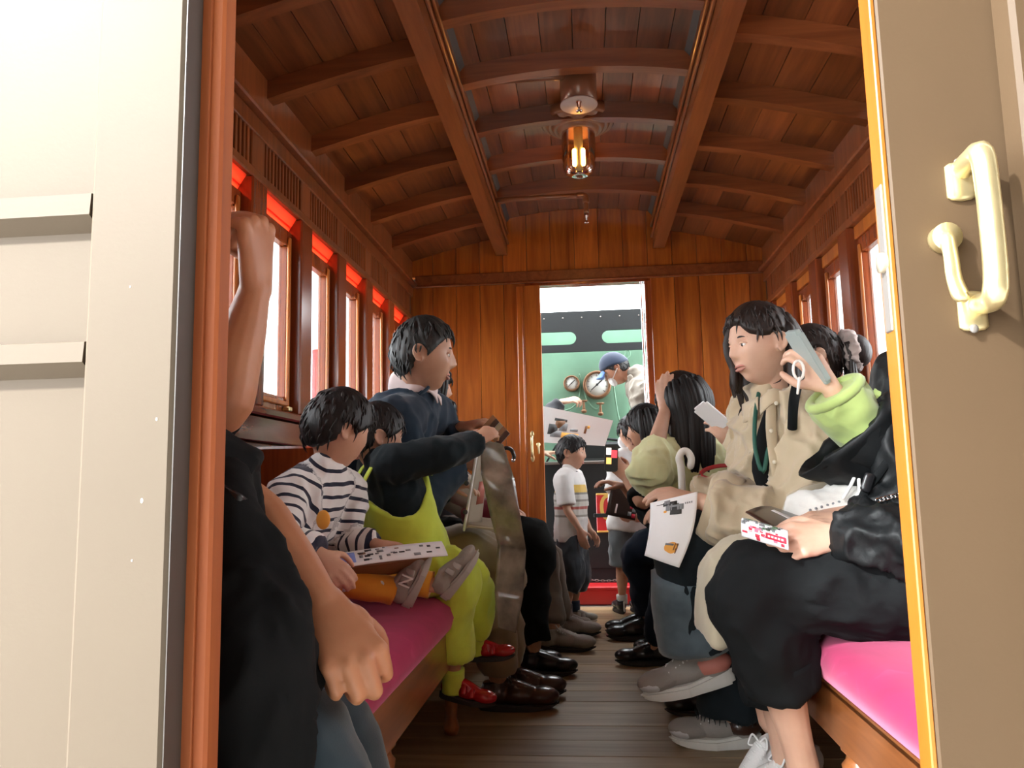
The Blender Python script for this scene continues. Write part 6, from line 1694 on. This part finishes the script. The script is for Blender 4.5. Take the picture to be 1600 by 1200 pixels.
kid('hem', G().tube([cfn(0, 0), cfn(.5, 0), cfn(1, 0)], [.006] * 3, n=8).mesh(), M['beige'], fc)
ss = empty('shoulder_strap', at(1370, 770, 1.86), 'black webbing strap with chain crossing the green sweater', 'strap')
kid('webbing', G().tube([at(u, v, 1.84) for u, v in ((1340, 800), (1352, 768), (1370, 745), (1392, 715))], [(.010, .003)] * 4, lat=(1, 0, .4), n=8).mesh(), M['black_cloth'], ss)
kid('slider', G().tube([at(1352, 766, 1.832), at(1360, 742, 1.832)], [(.012, .004)] * 2, lat=(1, 0, .4), n=8).mesh(), M['leather_black'], ss)
for k in range(8):
    p = at(1372 + k * 6, 782 - k * 1.6, 1.80)
    kid('chain_link', G().tube([p + V((.0055 * math.cos(a), .003 * (k % 2) * math.sin(a), .0045 * math.sin(a))) for a in [2 * math.pi * j / 10 for j in range(11)]], [.0017] * 11, n=6, sub=1).mesh(), M['chrome'], ss)

# folded newsprint leaflet held by the striped child
lfn = quad(at(512, 868, 1.96), at(690, 846, 2.06), at(700, 868, 2.00), at(516, 890, 1.90), V((0, 0, .006)))
lf = empty('leaflet', at(600, 868, 1.98), 'folded grey printed leaflet across the striped child\'s lap', 'leaflet')
kid('page', G().sheet(lfn, 16, 5, .0025).mesh(), M['paper'], lf)
sgn = 1 if (V(lfn(.51, .5)) - V(lfn(.5, .5))).cross(V(lfn(.5, .51)) - V(lfn(.5, .5))).y < 0 else -1
patch(lf, lfn, .02, .22, .15, .85, M['ink_blue'], sgn * .002, 'picture', 3)
rr = random.Random(4)
for k in range(26):
    u0 = rr.uniform(.24, .92); v0 = rr.uniform(.05, .8)
    patch(lf, lfn, u0, u0 + rr.uniform(.02, .06), v0, v0 + rr.uniform(.06, .18), M[rr.choice(['ink_grey', 'ink', 'ink_grey', 'ink_brown'])], sgn * (.002 + .0001 * (k % 4)), 'print', 1)
ufn = quad(at(528, 888, 1.93), at(672, 870, 2.02), at(640, 893, 2.06), at(535, 908, 2.0))
kid('lower_page', G().sheet(ufn, 12, 5, .002).mesh(), M['ink_brown'], lf)

# long glossy printed strip hanging from the overalls child's hand
def strip(u, v):
    k = [(768, 690, 2.47), (778, 745, 2.48), (790, 810, 2.50), (800, 855, 2.50), (795, 930, 2.49), (792, 985, 2.48)]
    wd = [(18, .0), (26, .02), (24, -.03), (22, .02), (22, .02), (14, .01)]
    t = v * 5; i = min(4, int(t)); f_ = t - i; f_ = f_ * f_ * (3 - 2 * f_)
    a = [k[i][j] * (1 - f_) + k[i + 1][j] * f_ for j in range(3)]; w_ = [wd[i][j] * (1 - f_) + wd[i + 1][j] * f_ for j in range(2)]
    return at(a[0] + (u - .5) * 2 * w_[0], a[1] + (u - .5) * 8, a[2] + (u - .5) * w_[1] * 2 + .012 * math.sin(v * 11))
glossy = plain('glossy taupe print', (.27, .235, .19), .18, 0, .5, 0, 30, .5, 14)
gs_ = empty('brochure_strip', at(785, 800, 2.5), 'long glossy taupe brochure strip unfolding from the child\'s raised hand', 'brochure')
kid('strip', G().sheet(strip, 8, 40, .002).mesh(), glossy, gs_)
pk = empty('card_pack', at(768, 668, 2.5), 'small brown striped card folder above the child\'s hand', 'folder')
q0, q1 = at(757, 662, 2.50), at(790, 690, 2.52)
ax = (at(785, 655, 2.5) - at(765, 675, 2.5)).normalized()
dd = (at(782, 690, 2.5) - at(755, 660, 2.5))
for k, (m) in enumerate(['ink_brown', 'leather', 'khaki', 'ink_brown', 'leather']):
    t0, t1 = k / 5, (k + .92) / 5; o = at(752, 668, 2.5)
    up_ = at(770, 648, 2.5) - o
    kid('band', G().prism([o + dd * t0, o + dd * t1, o + dd * t1 + up_, o + dd * t0 + up_], (0, .012, 0)).mesh(False), M[m], pk)
# upright pamphlet standing on the man's knee
up = empty('pamphlet', at(742, 830, 2.55), 'upright cream pamphlet with a reddish patch standing on a khaki knee', 'pamphlet')
pfn = quad(at(748, 702, 2.58), at(764, 704, 2.62), at(752, 818, 2.62), at(727, 826, 2.56))
kid('cover', G().sheet(pfn, 6, 10, .003).mesh(), plain('glossy cream', (.52, .46, .37), .3, 0, .4), up)
sgn = 1 if (V(pfn(.51, .5)) - V(pfn(.5, .5))).cross(V(pfn(.5, .51)) - V(pfn(.5, .5))).y < 0 else -1
patch(up, pfn, .45, .95, .42, .72, plain('faded red print', (.62, .20, .16), .4), sgn * .0022, 'print', 2)
kid('spine', G().tube([at(746, 702, 2.575), at(725, 828, 2.555)], [.005, .005], n=8).mesh(), M['paper'], up)
tr = empty('paper_bag', at(758, 822, 2.62), 'flat tan paper bag under the upright pamphlet', 'bag')
tfn = quad(at(732, 822, 2.52), at(782, 828, 2.58), at(778, 812, 2.72), at(738, 808, 2.68))
kid('paper', G().sheet(tfn, 6, 6, .006).mesh(), M['khaki'], tr)
kid('fold', G().tube([tfn(0, 0), tfn(1, 0)], [.004, .004], n=6).mesh(), M['beige'], tr)
bu = empty('umbrella', at(796, 712, 3.2), 'black umbrella with a crook handle behind the glossy strip', 'umbrella')
kid('handle', G().tube([at(u, v, 3.2) for u, v in ((783, 770), (783, 725), (782, 707), (790, 700), (799, 703), (803, 712), (802, 718))], [.0085] * 7, n=10).mesh(), M['leather_black'], bu)
kid('canopy', G().tube([at(783, 770, 3.2), at(784, 800, 3.2), at(786, 900, 3.2), at(788, 980, 3.2)], [.010, .022, .03, .01], n=12).mesh(), M['black_cloth'], bu)
kid('tip', G().ell(at(802, 719, 3.2), .009).mesh(), M['chrome'], bu)
bb = empty('shoulder_bag', at(760, 800, 3.2), 'burgundy bag with a black clasp on the lap beyond the suited man', 'bag')
g = G().tube([at(738, 806, 3.2), at(760, 802, 3.18), at(778, 806, 3.2)], [(.05, .05), (.06, .06), (.05, .05)], lat=(0, 0, 1), n=14); me = g.solid(.008, 3, .8); folds(me, .005, (14, 14, 14), 2)
kid('bag_body', me, M['burgundy'], bb)
kid('clasp', G().ell(at(773, 742, 3.2), (.03, .012, .016)).mesh(), M['leather_black'], bb)
# dark coat lying between the two children
dc = empty('coat', at(555, 830, 2.5), 'dark navy coat heaped on the bench between the two children', 'coat')
g = G().tube([at(556, 770, 2.5), at(556, 830, 2.46), at(560, 905, 2.42)], [(.04, .045), (.06, .06), (.075, .08)], lat=(1, 0, 0), n=16); me = g.solid(.009, 3, .8); folds(me, .012, (10, 10, 8), 3)
kid('coat_body', me, M['navy_suit'], dc)
kid('collar', G().tube([at(545, 765, 2.46), at(556, 758, 2.45), at(568, 765, 2.46)], [(.02, .008)] * 3, lat=(0, 0, 1), n=10).mesh(), M['navy_suit'], dc)

# brown folder of the standing child
fo = empty('folder', at(975, 785, 4.62), 'dark brown folder held behind the standing child\'s back', 'folder')
ffn = quad(at(955, 762, 4.60), at(1000, 768, 4.60), at(992, 813, 4.58), at(946, 804, 4.58))
kid('cover', G().sheet(ffn, 6, 6, .006).mesh(), plain('dark brown card', (.035, .02, .015), .35), fo)
sgn = 1 if (V(ffn(.51, .5)) - V(ffn(.5, .5))).cross(V(ffn(.5, .51)) - V(ffn(.5, .5))).y < 0 else -1
patch(fo, ffn, .28, .34, .55, .88, M['paper'], sgn * .004, 'title_strip', 1)
for u0, v0, m in ((.72, .1, 'ink_grey'), (.8, .3, 'paper'), (.76, .5, 'ink_red'), (.85, .6, 'ink_grey'), (.72, .75, 'ink_grey'), (.86, .8, 'ink_red')):
    patch(fo, ffn, u0, u0 + .12, v0, v0 + .14, M[m], sgn * .004, 'print', 1)
# picture board shown in the cab
bo = empty('picture_board', at(900, 668, 5.36), 'large white picture board tilted in the cab doorway', 'board')
wfn = quad(at(838, 640, 5.36), at(887, 634, 5.36), at(958, 660, 5.40), at(944, 696, 5.40))
wfn = quad(at(836, 632, 5.34), at(958, 657, 5.40), at(945, 697, 5.40), at(826, 690, 5.34))
o = kid('board', G().sheet(wfn, 4, 4, .008).mesh(False), M['paper'], bo)
sgn = 1 if (V(wfn(.51, .5)) - V(wfn(.5, .5))).cross(V(wfn(.5, .51)) - V(wfn(.5, .5))).y < 0 else -1
for u0, u1, v0, v1, m in ((.22, .34, .45, .75, 'ink'), (.30, .42, .30, .55, 'ink_brown'), (.36, .46, .38, .62, 'ink_grey'), (.26, .40, .62, .82, 'ink_grey'), (.40, .62, .66, .82, 'ink_orange'), (.50, .60, .52, .60, 'ink_grey'), (.68, .71, .36, .62, 'ink_brown'), (.71, .74, .34, .44, 'ink_orange'), (.28, .44, .26, .34, 'ink')):
    patch(bo, wfn, u0, u1, v0, v1, M[m], sgn * .0046, 'picture', 1)
